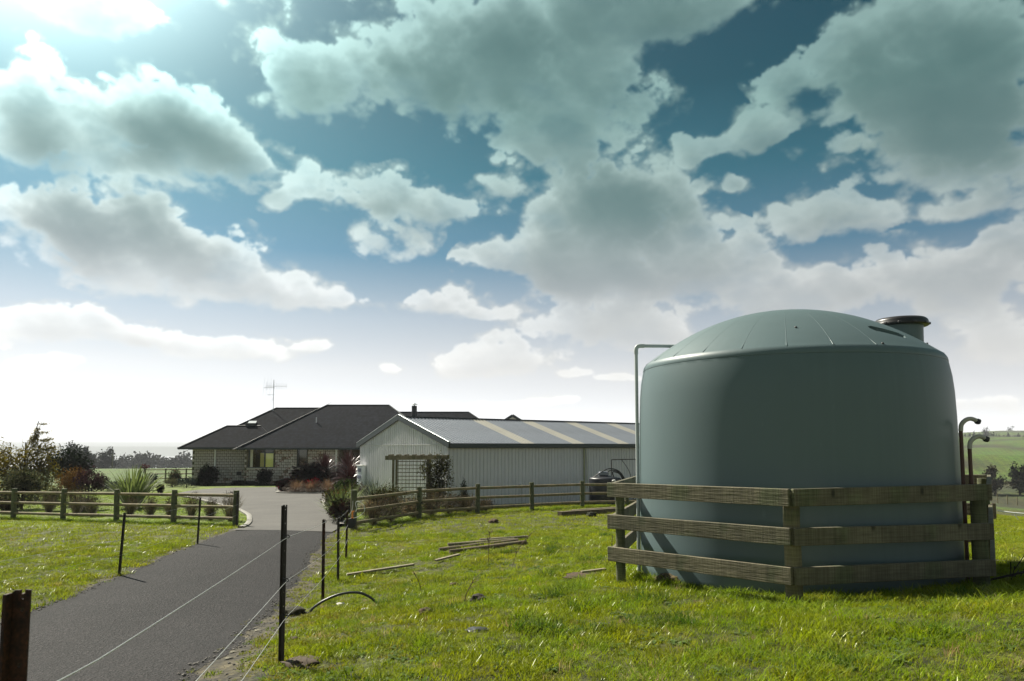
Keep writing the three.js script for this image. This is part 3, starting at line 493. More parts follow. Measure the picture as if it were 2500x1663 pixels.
wireFence('electric wire fence on dark steel posts along the grass left of the drive',
  [[-6.9, 2.0, 0.45, 0], [-7.0, 6.5, 0.36, -0.02], [-6.63, 12.3, 0.294, -0.05], [-7.1, 16.4, 0.26, -0.03], [-8.16, 21.5, 0.05, 0]],
  [[0.35, 0.05, -0.2], [0.25, -0.02, -0.3], [0.15, -0.16, -0.42], [0.12, -0.2, -0.46], [0.05, -0.3, -0.6]], { r: 0.0014 });
{ // reel of white fence cord on the corner post
  const p = V(-4.3, 19.9, 0), g0 = gy(-4.3, 19.9), t = thing('fence_reel', 'black fence reel with orange handle hung on the corner post', 'reel', V(-4.42, 20.2, g0 + 0.2));
  const drum = part('drum', new THREE.LatheGeometry([[0.001, -0.07], [0.13, -0.07], [0.135, -0.06], [0.13, -0.05], [0.08, -0.045], [0.08, 0.045], [0.13, 0.05], [0.135, 0.06], [0.13, 0.07], [0.001, 0.07]].map(([x, y]) => new THREE.Vector2(x, y)), 28).rotateX(Math.PI / 2), M.black, t); drum.position.set(-0.05, 0.02, 0.06);
  part('bracket', merge([rod(new THREE.Vector3(-0.05, 0.02, 0.06), new THREE.Vector3(0.02, 0.3, -0.1), 0.012), rod(new THREE.Vector3(-0.13, 0, 0.14), new THREE.Vector3(-0.13, -0.16, 0.14), 0.014)].map((g) => g)), M.black, t);
  const h = part('handle', merge([rod(new THREE.Vector3(-0.02, 0.16, 0.05), new THREE.Vector3(-0.02, 0.34, 0.05), 0.022, 10), rod(new THREE.Vector3(-0.05, 0.345, 0.05), new THREE.Vector3(0.03, 0.345, 0.05), 0.012), rod(new THREE.Vector3(-0.05, 0.165, 0.05), new THREE.Vector3(0.03, 0.165, 0.05), 0.012)]), M.orange, t);
  part('cord', tube([[0.0, 0.16], [0.16, 0.22], [0.3, 0.36], [0.28, 0.52], [0.17, 0.6], [0.08, 0.62], [0.05, 0.56], [0.08, 0.42], [0.06, 0.34]].map(([x, y]) => new THREE.Vector3(x + 0.02, y, 0.09)), 0.009, 48, 6), M.rope, t);
  part('cord', tube([[0.0, 0.64], [-0.005, 0.5], [-0.03, 0.36], [-0.1, 0.26], [-0.2, 0.12], [-0.26, 0.05]].map(([x, y]) => new THREE.Vector3(x, y, 0.1)), 0.005, 30, 5), M.rope, t);
}
{ // far-right post with a white cord, and distant fences
  const x = 18.7, d = 28.1, g0 = gy(x, d), t = thing('strained_post', 'short brown wooden post holding a white cord past the tank', 'fence post', V(x, d, g0));
  part('post', pole(0.75, 0.085, 0.08, 12, 0.05).rotateZ(Math.PI / 2).translate(0, 0.27, 0), M.log, t);
  part('cord', tube([new THREE.Vector3(0.1, 0.36, 0.05), new THREE.Vector3(0.55, 0.3, 0.3), new THREE.Vector3(1.6, 0.24, 0.6), new THREE.Vector3(5, 0.1, 1.2)], 0.028, 20, 6), M.rope, t);
  part('cord', tube([new THREE.Vector3(0.55, 0.3, 0.3), new THREE.Vector3(0.62, 0.16, 0.32), new THREE.Vector3(0.7, 0.05, 0.33)], 0.016, 12, 5), M.rope, t);
  const f = thing('farm_fence', 'distant line of thin fence posts below the gully trees', 'fence');
  for (let i = 0; i < 26; i++) { const X = 50 + i * 1.1, Dd = 76 + i * 0.1, g = gy(X, Dd); part('post', new THREE.CylinderGeometry(0.05, 0.05, 1.1, 6).translate(X, g + 0.5, -Dd), M.post, f); }
  const f2 = thing('garden_fence', 'low timber rail fence beyond the lawn beside the house', 'fence');
  for (let i = 0; i < 6; i++) { const X = -28.5 + i * 1.6, Dd = 56; part('post', new THREE.CylinderGeometry(0.06, 0.06, 1.1, 8).translate(X, gy(X, Dd) + 0.55, -Dd), M.post, f2); if (i) for (const k of [0.35, 0.7, 1.02]) part('rail', rod(V(X - 1.6, Dd, gy(X - 1.6, Dd) + k), V(X, Dd, gy(X, Dd) + k), 0.04), M.rail, f2); }
}

// ---------------------------------------------------------------- brick house
{
  const G = -1.12, t = thing('brick_house', 'low brick house with dark shingled hip roofs behind the yard', 'house', V(0, 0, 0));
  const shingle = texture(1024, 1024, (u, v) => { const row = v * 24, k = Math.floor(row), f = row - k, w = tn((u + k * 0.37) * 46, k, 46, 24, 1), a = tf(u, v, 8, 4, 0), b = tf(u, v, 120, 2, 2); const s = (f < 0.12 ? 0.34 : 0.62) + 0.22 * (w - 0.5) + 0.12 * (a - 0.5) + 0.16 * (b - 0.5); return [s, s * 1.0, s * 1.02]; });
  const roofM = phy(0.024, 0.031, 0.046, 1, { map: shingle, specularIntensity: 0.35 }), roofM2 = phy(0.027, 0.032, 0.043, 1, { map: shingle, specularIntensity: 0.35 });
  const slate = std(0.03, 0.036, 0.042, 0.55), gutter = std(0.02, 0.028, 0.032, 0.45);
  const tp = 0.67;
  function plane(pts, along) {   // roof plane with uv along its eave and up its slope
    const P = pts.map((p) => V(...p)), n = P[1].clone().sub(P[0]).cross(P[2].clone().sub(P[0])).normalize(); if (n.y < 0) { P.reverse(); n.negate(); }
    const u = along, v = n.clone().cross(u), pos = [], uv = [], nor = [];
    for (let i = 1; i < P.length - 1; i++) for (const q of [P[0], P[i], P[i + 1]]) { pos.push(q.x, q.y, q.z); nor.push(n.x, n.y, n.z); uv.push(q.dot(u) / 6, q.dot(v) / 5); }
    const g = new THREE.BufferGeometry(); g.setAttribute('position', new THREE.Float32BufferAttribute(pos, 3)); g.setAttribute('normal', new THREE.Float32BufferAttribute(nor, 3)); g.setAttribute('uv', new THREE.Float32BufferAttribute(uv, 2)); return g;
  }
  const X = new THREE.Vector3(1, 0, 0), Z = new THREE.Vector3(0, 0, 1);
  function hip(x0, x1, d0, d1, y, mat, gable = false) {
    const a = (d1 - d0) / 2, h = y + a * tp, dm = (d0 + d1) / 2, rl = [x0 + a, dm, h], rr2 = [gable ? x1 : x1 - a, dm, h];
    const g = merge([plane([[x0, d0, y], [x1, d0, y], rr2, rl], X), plane([[x0, d1, y], [x1, d1, y], rr2, rl], X), plane([[x0, d0, y], [x0, d1, y], rl], Z), plane([[x1, d0, y], [x1, d1, y], rr2], Z), plane([[x0, d0, y - 0.002], [x1, d0, y - 0.002], [x1, d1, y - 0.002], [x0, d1, y - 0.002]], X)]);
    const m = part('roof', g, mat, t);
    const cap = (p, q, c) => part('ridge_cap', rod(V(...p), V(...q), 0.055, 6), c, m);
    cap(rl, rr2, slate); cap([x0, d0, y], rl, slate); if (x1 > -10) cap([x1, d0, y], rr2, slate);
    const gt = part('gutter', box(x1 - x0 + 0.16, 0.13, 0.12).translate((x0 + x1) / 2, y - 0.05, -(d0 - 0.06)), gutter, m);
    part('fascia', box(0.1, 0.16, d1 - d0).translate(x0 - 0.05, y - 0.06, -(d0 + d1) / 2), gutter, m);
    return m;
  }
  hip(-22.4, -15.5, 48.42, 52.95, 1.345, roofM2); hip(-21.8, -8, 48.6, 57.3, 1.33, roofM2);
  const main = hip(-18.1, -4.35, 47.55, 56.8, 1.315, roofM); hip(-14, 0.7, 51.9, 60.1, 1.34, roofM);
  // pale flashing strip beside the main roof's left hip
  part('hip_flashing', span(muv(cbox(8.0, 0.02, 0.05)), V(-18.12, 47.5, 1.36), V(-18.1 + 4.625, 47.55 + 4.625, 1.315 + 4.625 * tp + 0.05)), std(0.2, 0.19, 0.18, 0.6), main);
  { // small gabled wing far behind
    const g = merge([plane([[-0.35 + 0.4, 57, 3.93], [-0.35 + 0.4, 64, 3.93], [-3.3, 64, 1.8], [-3.3, 57, 1.8]], Z), plane([[0.05, 57, 3.93], [0.05, 64, 3.93], [3.4, 64, 1.8], [3.4, 57, 1.8]], Z)]);
    const m = part('roof', g, roofM, t); part('barge_board', span(muv(cbox(3.98, 0.2, 0.06)), V(0.05, 56.97, 3.88), V(3.4, 56.97, 1.75)), gutter, m); part('barge_board', span(muv(cbox(3.96, 0.2, 0.06)), V(-3.3, 56.96, 1.75), V(0.05, 56.96, 3.88)), gutter, m);
    const s = new THREE.Shape([[-3.1, -1.1], [3.2, -1.1], [3.2, 1.85], [0.05, 3.8], [-3.1, 1.85]].map(([x, y]) => new THREE.Vector2(x, y))); part('gable_wall', muv(new THREE.ExtrudeGeometry(s, { depth: 0.1, bevelEnabled: false }).translate(0, 0, -57.2)), M.cream, t);
  }
  // walls: mortar backing with openings, bricks set proud of it
  const mortar = std(0.42, 0.37, 0.34, 0.9, { map: groundTex });
  const wallA = { x0: -21.85, x1: -17.9, d: 49.2 }, wallB = { x0: -17.9, x1: -11.55, d: 48.2 };
  const Y1 = 1.29, holesB = [[-17.66, -15.95, -0.02, 1.24], [-14.4, -13.72, -0.02, 1.24]];
  const wall = (x0, x1, d, holes) => { const s = new THREE.Shape([[x0, G - 0.3], [x1, G - 0.3], [x1, Y1], [x0, Y1]].map(([x, y]) => new THREE.Vector2(x, y))); for (const [a, b, c, e] of holes) s.holes.push(new THREE.Path([[a, c], [b, c], [b, e], [a, e]].map(([x, y]) => new THREE.Vector2(x, y)))); return part('wall', muv(new THREE.ExtrudeGeometry(s, { depth: 0.14, bevelEnabled: false }).translate(0, 0, -d - 0.14)), mortar, t); };
  const wA = wall(wallA.x0, wallA.x1, wallA.d, []), wB = wall(wallB.x0, wallB.x1, wallB.d, holesB);
  part('wall', box(0.14, 2.6, 8, -21.85 + 0.07, 0.02, -53.35), mortar, t); part('wall', box(0.14, 2.6, 0.85, -17.83, 0.02, -48.78), mortar, t); part('wall', box(20, 2.4, 0.14, -12, 0.06, -57), mortar, t);
  const brickMap = texture(256, 128, (u, v) => { const a = tf(u, v, 4, 4, 0), b = tf(u, v, 40, 2, 1); const s = 0.78 + 0.3 * (a - 0.5) + 0.2 * (b - 0.5); return [s, s * 0.98, s * 0.94]; });
  const blot = (sd) => texture(128, 64, (u, v) => { const a = tf(u, v, 4, 3, sd), m = sst(0.5, 0.62, tf(u, v, 5, 3, sd + 1) + (Math.abs(u - 0.5) < 0.12 ? -0.05 : 0.02)); const s = 0.8 + 0.25 * (a - 0.5); return [lerp(s, 0.52, m), lerp(s * 0.98, 0.36, m), lerp(s * 0.94, 0.31, m)]; });
  const bm = [std(0.84, 0.79, 0.79, 0.9, { map: brickMap }), std(0.72, 0.66, 0.65, 0.9, { map: brickMap }), std(0.9, 0.86, 0.85, 0.9, { map: brickMap }), std(0.82, 0.76, 0.75, 0.9, { map: blot(0) }), std(0.8, 0.72, 0.7, 0.9, { map: blot(1) }), std(0.36, 0.27, 0.22, 0.9, { map: brickMap })];
  const bw = 0.292, bh = 0.182, full = muv(cbox(bw - 0.03, bh - 0.024, 0.05, 0.006), 0.29, 0.5, 0.5), half = muv(cbox(bw / 2 - 0.03, bh - 0.024, 0.05, 0.006), 0.29, 0.5, 0.5);
  let laid = 0; const rest = [];
  function lay(w, x0, x1, d, holes) {
    for (let row = 0; row < 13; row++) {
      const y = G + bh * (row + 0.5) + 0.03; if (y + bh / 2 > Y1) break;
      for (let x = x0 + (row % 2 ? bw / 2 : 0); x < x1 - 0.05; x += bw) {
        const fits = x + bw <= x1 + 0.02, wdt = fits ? bw : bw / 2; if (x + wdt > x1 + 0.05) continue;
        let c = x + wdt / 2, g = fits ? full : half, skip = false;
        for (const [a, b, e, f] of holes) if (y + bh / 2 > e + 0.03 && y - bh / 2 < f - 0.03 && c + wdt / 2 > a + 0.01 && c - wdt / 2 < b - 0.01) {
          if (c - wdt / 2 < a - 0.12) { c = x + bw / 4; g = half; if (c + bw / 4 > a + 0.02) skip = true; } else if (c + wdt / 2 > b + 0.12) { c = x + bw * 0.75; g = half; if (c - bw / 4 < b - 0.02) skip = true; } else skip = true;
        }
        if (skip) continue;
        const z = -d + 0.006 + rr(-0.003, 0.003), q = R(), mt = bm[q < 0.3 ? 0 : q < 0.52 ? 1 : q < 0.7 ? 2 : q < 0.83 ? 3 : q < 0.95 ? 4 : 5];
        if (laid < 300) { const m = part('brick', g, mt, w); m.position.set(c, y, z); laid++; } else rest.push([g.clone().translate(c, y, z), mt, w]);
      }
    }
  }
  lay(wB, wallB.x0, wallB.x1, wallB.d, holesB); lay(wA, wallA.x0, wallA.x1, wallA.d, []);
  if (rest.length) { const m = part('brickwork', merge(rest.map((r) => r[0])), bm[0], wA); m.userData.kind = 'stuff'; }
  // windows
  const alu = std(0.05, 0.06, 0.062, 0.4, { metalness: 0.3 }), glass = phy(1, 1, 1, 0.02, { transmission: 1, thickness: 0, ior: 1.5 });
  const fr = (a, b, c, e, d, w = 0.05) => merge([box(b - a, w, 0.08, (a + b) / 2, c + w / 2, -d), box(b - a, w, 0.08, (a + b) / 2, e - w / 2, -d), box(w, e - c - 2 * w, 0.08, a + w / 2, (c + e) / 2, -d), box(w, e - c - 2 * w, 0.08, b - w / 2, (c + e) / 2, -d)]);
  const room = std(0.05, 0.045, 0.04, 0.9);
  { const [a, b, c, e] = holesB[0], d = 48.3, w = part('window', fr(a, b, c, e, d), alu, t); part('mullion', box(0.05, e - c - 0.1, 0.07, a + 1.06, (c + e) / 2, -d), alu, w); part('mullion', box(b - a - 1.13, 0.05, 0.07, (a + 1.085 + b - 0.05) / 2, e - 0.26, -d), alu, w);
    part('pane', box(b - a - 0.1, e - c - 0.1, 0.006, (a + b) / 2, (c + e) / 2, -d), glass, w); part('sill', box(b - a + 0.1, 0.07, 0.22, (a + b) / 2, c - 0.037, -48.19), std(0.5, 0.47, 0.4, 0.85), w);
    part('side_lining', box(0.18, e - c - 0.1, 0.02, a + 0.16, (c + e) / 2, -d - 0.06), M.cream, w);
    part('blind', box(b - a - 1.18, e - c - 0.34, 0.01, (a + 1.09 + b - 0.05) / 2, (c + e) / 2 - 0.12, -d - 0.08), std(0.86, 0.86, 0.26, 0.8), w); part('blind', box(0.28, e - c - 0.34, 0.01, a + 0.88, (c + e) / 2 - 0.1, -d - 0.09), std(0.5, 0.45, 0.14, 0.8), w); }
  { const [a, b, c, e] = holesB[1], d = 48.3, w = part('window', fr(a, b, c, e, d), alu, t); part('pane', box(b - a - 0.1, e - c - 0.1, 0.006, (a + b) / 2, (c + e) / 2, -d), glass, w); part('sill', box(b - a + 0.1, 0.07, 0.22, (a + b) / 2, c - 0.037, -48.19), std(0.5, 0.47, 0.4, 0.85), w); part('blind', box(b - a - 0.1, e - c - 0.1, 0.01, (a + b) / 2, (c + e) / 2, -d - 0.35), std(0.16, 0.14, 0.12, 0.8), w); }
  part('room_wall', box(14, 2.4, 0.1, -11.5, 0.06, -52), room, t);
  // deep porch right of the brickwork
  part('porch_wall', box(7.2, 2.4, 0.12, -7.9, 0.06, -50.4), std(0.13, 0.1, 0.07, 0.85), t); part('porch_side', box(0.12, 2.4, 2.1, -11.48, 0.06, -49.3), mortar, t);
  const pd = part('porch_door', muv(cbox(1.0, 2.05, 0.05)).translate(-10.6, -0.08, -50.3), std(0.06, 0.05, 0.035, 0.6), t); part('handle', new THREE.SphereGeometry(0.04, 8, 6).translate(-10.2, -0.1, -50.25), M.galv, pd);
  for (const x of [-20.25, -11.75]) { const d = x < -18 ? 49.1 : 48.1, p = part('downpipe', box(0.09, 2.35, 0.07, x, 0.08, -d), M.white, t); part('bracket', box(0.14, 0.12, 0.1, x, 1.2, -d - 0.002), M.white, p); }
  // roof fittings
  const sk = part('skylight', span(muv(cbox(0.72, 0.12, 0.72)), V(-18.85, 51.0, 3.0), V(-18.13, 51.0, 3.0)), gutter, t); sk.rotation.x = 0; 
  part('pane', muv(new THREE.PlaneGeometry(0.56, 0.56).rotateX(-Math.PI / 2 + Math.atan(tp) ).translate(-18.49, 3.075, -50.95)), std(0.8, 0.84, 0.86, 0.12), sk);
  part('vent_pipe', rod(V(-13.7, 50.2, 3.0), V(-13.7, 50.2, 3.45), 0.035), M.galv, t);
  const fl = part('chimney_flue', new THREE.CylinderGeometry(0.2, 0.2, 1.1, 14).translate(-7.45, 3.95, -54.6), std(0.03, 0.03, 0.032, 0.6), t); part('cowl', new THREE.ConeGeometry(0.3, 0.14, 14).translate(-7.45, 4.66, -54.6), M.galv, fl); part('cowl_stay', new THREE.CylinderGeometry(0.05, 0.05, 0.12, 8).translate(-7.45, 4.55, -54.6), M.galv, fl);
  const an = part('aerial', rod(V(-17.55, 52.6, 4.0), V(-17.55, 52.6, 6.3), 0.022), M.galv, t);
  part('boom', rod(V(-18.15, 52.6, 5.85), V(-16.55, 52.5, 5.83), 0.014), M.galv, an); part('boom', rod(V(-18.3, 52.6, 5.72), V(-17.5, 52.6, 5.75), 0.016), M.galv, an); part('boom', rod(V(-18.0, 52.6, 5.2), V(-17.5, 52.6, 5.2), 0.016), M.galv, an);
  for (let i = 0; i < 13; i++) part('element', rod(V(-18.1 + i * 0.125, 52.6, 5.85 - 0.28 + i * 0.008), V(-18.1 + i * 0.125, 52.6, 5.85 + 0.28 - i * 0.008), 0.006, 5), M.galv, an);
  for (const x of [-18.28, -18.05, -17.8]) part('element', rod(V(x, 52.4, 5.0), V(x, 52.8, 6.5), 0.005, 5), M.galv, an);
  part('stay', rod(V(-17.55, 52.6, 5.0), V(-18.6, 52.2, 3.6), 0.006, 5), M.galv, an); part('stay', rod(V(-17.55, 52.6, 5.0), V(-18.1, 53.0, 4.0), 0.006, 5), M.galv, an);
  part('meter_cover', muv(cbox(0.3, 0.24, 0.06)).translate(-18.6, -0.42, -49.14), M.black, t);
}

// ---------------------------------------------------------------- white metal shed
{
  const th = 37.8 * D2R, t = thing('metal_shed', 'long white ribbed metal shed with grey roof and pale skylight strips', 'shed', V(-2.62, 29.3, -1.3), th);
  const Wd = 8, Ln = 20.52, E = 2.8, A = 3.99, sl = (A - E) / (Wd / 2);
  const grime = texture(512, 512, (u, v) => { const a = tf(u, v, 4, 5, 0), s = tn(u * 120, v * 3, 120, 3, 1); const q = 0.86 + 0.1 * (a - 0.5) + 0.06 * (s - 0.5); return [q, q, q * 0.985]; });
  const clad = std(0.86, 0.85, 0.91, 0.55, { map: grime }), roofM = std(0.27, 0.30, 0.36, 0.5, { map: grime, metalness: 0.25 }), strip = std(0.52, 0.5, 0.45, 0.5, { map: grime }), trim = std(0.022, 0.034, 0.036, 0.45);
  // ribbed sheet standing in the xy plane, ribs towards +z
  function ribbed(x0, x1, yTop, y0 = 0, pitch = 0.19, rh = 0.032) {
    const P = []; for (let x = x0; x < x1 - 1e-4; x += pitch) { const w = Math.min(pitch, x1 - x), c = x + pitch / 2; P.push([x, 0]); if (c + 0.03 < x1) P.push([c - 0.026, 0], [c - 0.014, rh], [c + 0.014, rh], [c + 0.026, 0]); } P.push([x1, 0]);
    const pos = [], uv = [], idx = []; for (const [x, z] of P) { const yt = yTop(x); pos.push(x, y0, z, x, yt, z); uv.push(x / 3, y0 / 3, x / 3, yt / 3); }
    for (let i = 0; i < P.length - 1; i++) { const a = 2 * i; idx.push(a, a + 2, a + 1, a + 2, a + 3, a + 1); }
    const g = new THREE.BufferGeometry(); g.setAttribute('position', new THREE.Float32BufferAttribute(pos, 3)); g.setAttribute('uv', new THREE.Float32BufferAttribute(uv, 2)); g.setIndex(idx); const q = g.toNonIndexed(); q.computeVertexNormals(); return q;
  }
  const S = 0.76, nS = Math.round(Ln / S);
  const front = part('long_wall', box(Ln - 0.1, E - 0.1, 0.05, Ln / 2, E / 2, -0.06), clad, t), gab = part('gable_wall', box(0.05, E - 0.1, Wd - 0.2, 0.06, E / 2, -Wd / 2), clad, t);
  const sheetG = ribbed(0, S, () => E); for (let i = 0; i < nS; i++) { const m = part('wall_sheet', sheetG, clad, front); m.position.set(i * S, 0, 0); }
  for (let i = 0; i * S < Wd - 0.01; i++) { const a = i * S, b = Math.min(Wd, a + S), top = (x) => E + sl * (Wd / 2 - Math.abs(x - Wd / 2)); const xs = a < Wd / 2 && b > Wd / 2 ? [[a, Wd / 2], [Wd / 2, b]] : [[a, b]]; for (const [p, q] of xs) { const m = part('wall_sheet', ribbed(p, q, top, 0, 0.19).translate(-Wd, 0, 0), clad, gab); m.rotation.y = -Math.PI / 2; } }
  for (const g of gab.children) g.position.set(-0.001, 0, 0), g.rotation.y = -Math.PI / 2;
  const seam = part('girt_flashing', box(0.03, 0.035, Wd, -0.022, E - 0.02, -Wd / 2), std(0.5, 0.5, 0.48, 0.5), gab);
  // roof slopes
  const sLen = Math.hypot(Wd / 2 + 0.12, (Wd / 2 + 0.12) * sl), ang = Math.atan(sl);
  const rg = ribbed(0, S, () => sLen, 0, 0.19, 0.04);
  const slope = part('roof', box(Ln, 0.02, 0.05, Ln / 2, A + 0.02, -Wd / 2), roofM, t);
  const light = new Set([5, 9, 13, 17, 21]);
  for (let i = 0; i < nS; i++) { const m = part(light.has(i) ? 'skylight_sheet' : 'roof_sheet', rg, light.has(i) ? strip : roofM, slope); m.position.set(i * S, E - 0.12 * sl + 0.05, 0.12); m.rotation.x = -(Math.PI / 2 - ang); }
  const back = part('roof_sheet', muv(new THREE.BoxGeometry(Ln, 0.02, sLen)), roofM, slope); back.position.set(Ln / 2, (A + E) / 2 + 0.03, -Wd * 0.75 - 0.03); back.rotation.x = -ang;
  part('ridge_cap', span(muv(cbox(Ln + 0.1, 0.03, 0.36)), new THREE.Vector3(-0.05, A + 0.075, -Wd / 2), new THREE.Vector3(Ln + 0.05, A + 0.075, -Wd / 2)), trim, slope);
  const gut = part('gutter', muv(cbox(Ln + 0.06, 0.2, 0.14, 0.02)), trim, t); gut.position.set(Ln / 2 - 0.01, E - 0.06, 0.19);
  for (const s of [0, 1]) { const z0 = s ? -Wd - 0.16 : 0.26, y0 = E - 0.16 * sl - 0.03; part('barge_board', span(muv(cbox(Math.hypot(Wd / 2 + 0.21, A - y0) + 0.02, 0.24, 0.07, 0.008)), new THREE.Vector3(-0.08, y0 + 0.04, z0), new THREE.Vector3(-0.08, A + 0.035, -Wd / 2 + (s ? -0.001 : 0.001))), trim, t); part('barge_cap', span(muv(cbox(Math.hypot(Wd / 2 + 0.21, A - y0) + 0.02, 0.02, 0.13, 0.004)), new THREE.Vector3(-0.055, y0 + 0.175, z0), new THREE.Vector3(-0.055, A + 0.17, -Wd / 2)), M.galv, t); }
  part('corner_flashing', muv(cbox(0.07, E - 0.05, 0.07, 0.01)).translate(-0.012, E / 2, 0.012), clad, t);
  const pipeM = std(0.36, 0.37, 0.24, 0.6), pw = std(0.6, 0.6, 0.55, 0.5);
  part('downpipe', rod(new THREE.Vector3(7.55, 0.2, 0.08), new THREE.Vector3(7.55, E - 0.12, 0.08), 0.045, 10), pipeM, t); part('downpipe', rod(new THREE.Vector3(7.78, 0.75, 0.08), new THREE.Vector3(7.7, E - 0.12, 0.08), 0.035, 10), pw, t);
  part('wall_end', box(0.05, E, Wd, Ln - 0.03, E / 2, -Wd / 2), clad, t); part('wall_back', box(Ln - 0.1, E - 0.05, 0.05, Ln / 2, E / 2, -Wd + 0.03), clad, t);
  // meter box on the gable's far corner
  const mb = part('meter_box', muv(cbox(0.22, 0.95, 0.55, 0.02)).translate(-0.13, 1.3, -7.55), std(0.62, 0.65, 0.68, 0.45), t);
  for (const y of [1.56, 1.24]) part('meter', muv(cbox(0.03, 0.17, 0.34, 0.01)).translate(-0.25, y, -7.55), std(0.12, 0.13, 0.2, 0.25), mb);
  part('hood', muv(cbox(0.3, 0.03, 0.6)).translate(-0.16, 1.795, -7.55), M.white, mb);
  const tap = part('wall_tap', rod(new THREE.Vector3(3.75, 0.1, 0.12), new THREE.Vector3(3.75, 0.95, 0.12), 0.02), M.galv, t); part('tap_box', muv(cbox(0.16, 0.12, 0.08)).translate(3.75, 1.0, 0.1), M.cream, tap);
}

// ---------------------------------------------------------------- plants: leaves spread through lobes, on real stems
// lobes: [x, y, z, rx, ry, rz]; leaves are small folded faces
function leaves(lobes, n, size, opt = {}) {
  const { aspect = 0.5, out = 0.5, droop = 0, tint = 0.25, uneven = 0.3, shell = 0.55, wind = 0, up = 0, red = null } = opt;
  const w = lobes.map((l) => l[3] * l[4] * l[5]), tot = w.reduce((a, b) => a + b, 0), pos = new Float32Array(n * 18), col = new Float32Array(n * 18), nor = new Float32Array(n * 18), k = R() * 100;
  const a = new THREE.Vector3(), dir = new THREE.Vector3(), nrm = new THREE.Vector3(), tan = new THREE.Vector3(), bit = new THREE.Vector3(), c = [new THREE.Vector3(), new THREE.Vector3(), new THREE.Vector3(), new THREE.Vector3()];
  for (let i = 0; i < n; i++) {
    let q = R() * tot, li = 0; while (li < w.length - 1 && (q -= w[li]) > 0) li++;
    const l = lobes[li], u = R() * 2 - 1, ph = R() * Math.PI * 2, s = Math.sqrt(1 - u * u); dir.set(s * Math.cos(ph), u, s * Math.sin(ph));
    const rad = Math.pow(R(), 1 / 3 * (1 - shell) + 0.12) * (1 + uneven * n3(dir.x * 2.3 + k + li, dir.y * 2.3, dir.z * 2.3) + uneven * 0.5 * n3(dir.x * 6 + k, dir.y * 6 + li, dir.z * 6));
    a.set(l[0] + dir.x * l[3] * rad + wind * Math.max(0, dir.y) * l[3], l[1] + dir.y * l[4] * rad, l[2] + dir.z * l[5] * rad);
    nrm.set(rr(-1, 1), rr(-1, 1), rr(-1, 1)).normalize().multiplyScalar(1 - out).addScaledVector(dir, out); nrm.y += up; nrm.normalize();
    tan.set(rr(-1, 1) + wind, rr(-1, 1) - droop, rr(-1, 1)); tan.addScaledVector(nrm, -tan.dot(nrm)).normalize(); bit.copy(nrm).cross(tan);
    const L = size * rr(0.6, 1.35), Wd = L * aspect;
    c[0].copy(a).addScaledVector(tan, -L / 2); c[1].copy(a).addScaledVector(bit, Wd / 2).addScaledVector(nrm, -Wd * 0.15); c[2].copy(a).addScaledVector(tan, L / 2).addScaledVector(nrm, -L * 0.12); c[3].copy(a).addScaledVector(bit, -Wd / 2).addScaledVector(nrm, -Wd * 0.15);
    const t = 1 + tint * rr(-1, 1), rd = red && R() < red[0] ? red : null;
    [0, 1, 2, 0, 2, 3].forEach((v, j) => { const o = i * 18 + j * 3; pos[o] = c[v].x; pos[o + 1] = c[v].y; pos[o + 2] = c[v].z; nor[o] = nrm.x; nor[o + 1] = nrm.y; nor[o + 2] = nrm.z; col[o] = rd ? rd[1] * t : t * (1 + 0.08 * rr(-1, 1)); col[o + 1] = rd ? rd[2] * t : t; col[o + 2] = rd ? rd[3] * t : t; });
  }
  const g = new THREE.BufferGeometry(); g.setAttribute('position', new THREE.BufferAttribute(pos, 3)); g.setAttribute('normal', new THREE.BufferAttribute(nor, 3)); g.setAttribute('color', new THREE.BufferAttribute(col, 3)); return g;
}
// long strap leaves rising from a crown: flax, cordyline, tussock
function straps(n, len, wid, opt = {}) {
  const { spread = 1.0, curl = 0.6, base = 0.06, up0 = 0, tint = 0.25, wind = 0, seg = 5, min = 0.05, cx = 0, cz = 0 } = opt, pos = [], col = [], idx = [];
  for (let i = 0; i < n; i++) {
    const az = R() * Math.PI * 2, tilt = min + spread * Math.pow(R(), 0.8), L = len * rr(0.6, 1.1), W = wid * rr(0.7, 1.2), t = 1 + tint * rr(-1, 1), tw = rr(-0.6, 0.6);
    let x = cx + Math.cos(az) * base * R(), z = cz + Math.sin(az) * base * R(), y = up0, el = Math.PI / 2 - tilt, b0 = pos.length / 3, dx = Math.cos(az), dz = Math.sin(az);
    for (let k = 0; k <= seg; k++) {
      const f = k / seg, w = W * (k === seg ? 0.05 : Math.min(1, 0.55 + f * 1.4) * (1 - 0.55 * f * f)), sx = -dz * Math.cos(tw), sz = dx * Math.cos(tw), sy = Math.sin(tw) * 0.5;
      pos.push(x - sx * w / 2, y - sy * w / 2, z - sz * w / 2, x + sx * w / 2, y + sy * w / 2, z + sz * w / 2); for (let q = 0; q < 2; q++) col.push(t, t * rr(0.97, 1.03), t);
      const ds = L / seg; x += (dx * Math.cos(el)) * ds + wind * f * ds; z += dz * Math.cos(el) * ds; y += Math.sin(el) * ds; el -= curl * (0.4 + tilt) * f * 1.6 / seg * 2;
    }
    for (let k = 0; k < seg; k++) { const a = b0 + 2 * k; idx.push(a, a + 1, a + 2, a + 1, a + 3, a + 2); }
  }
  const g = new THREE.BufferGeometry(); g.setAttribute('position', new THREE.Float32BufferAttribute(pos, 3)); g.setAttribute('color', new THREE.Float32BufferAttribute(col, 3)); g.setIndex(idx); g.computeVertexNormals(); return g.toNonIndexed();
}
const bark = std(0.09, 0.07, 0.05, 0.9, { map: woodMap });
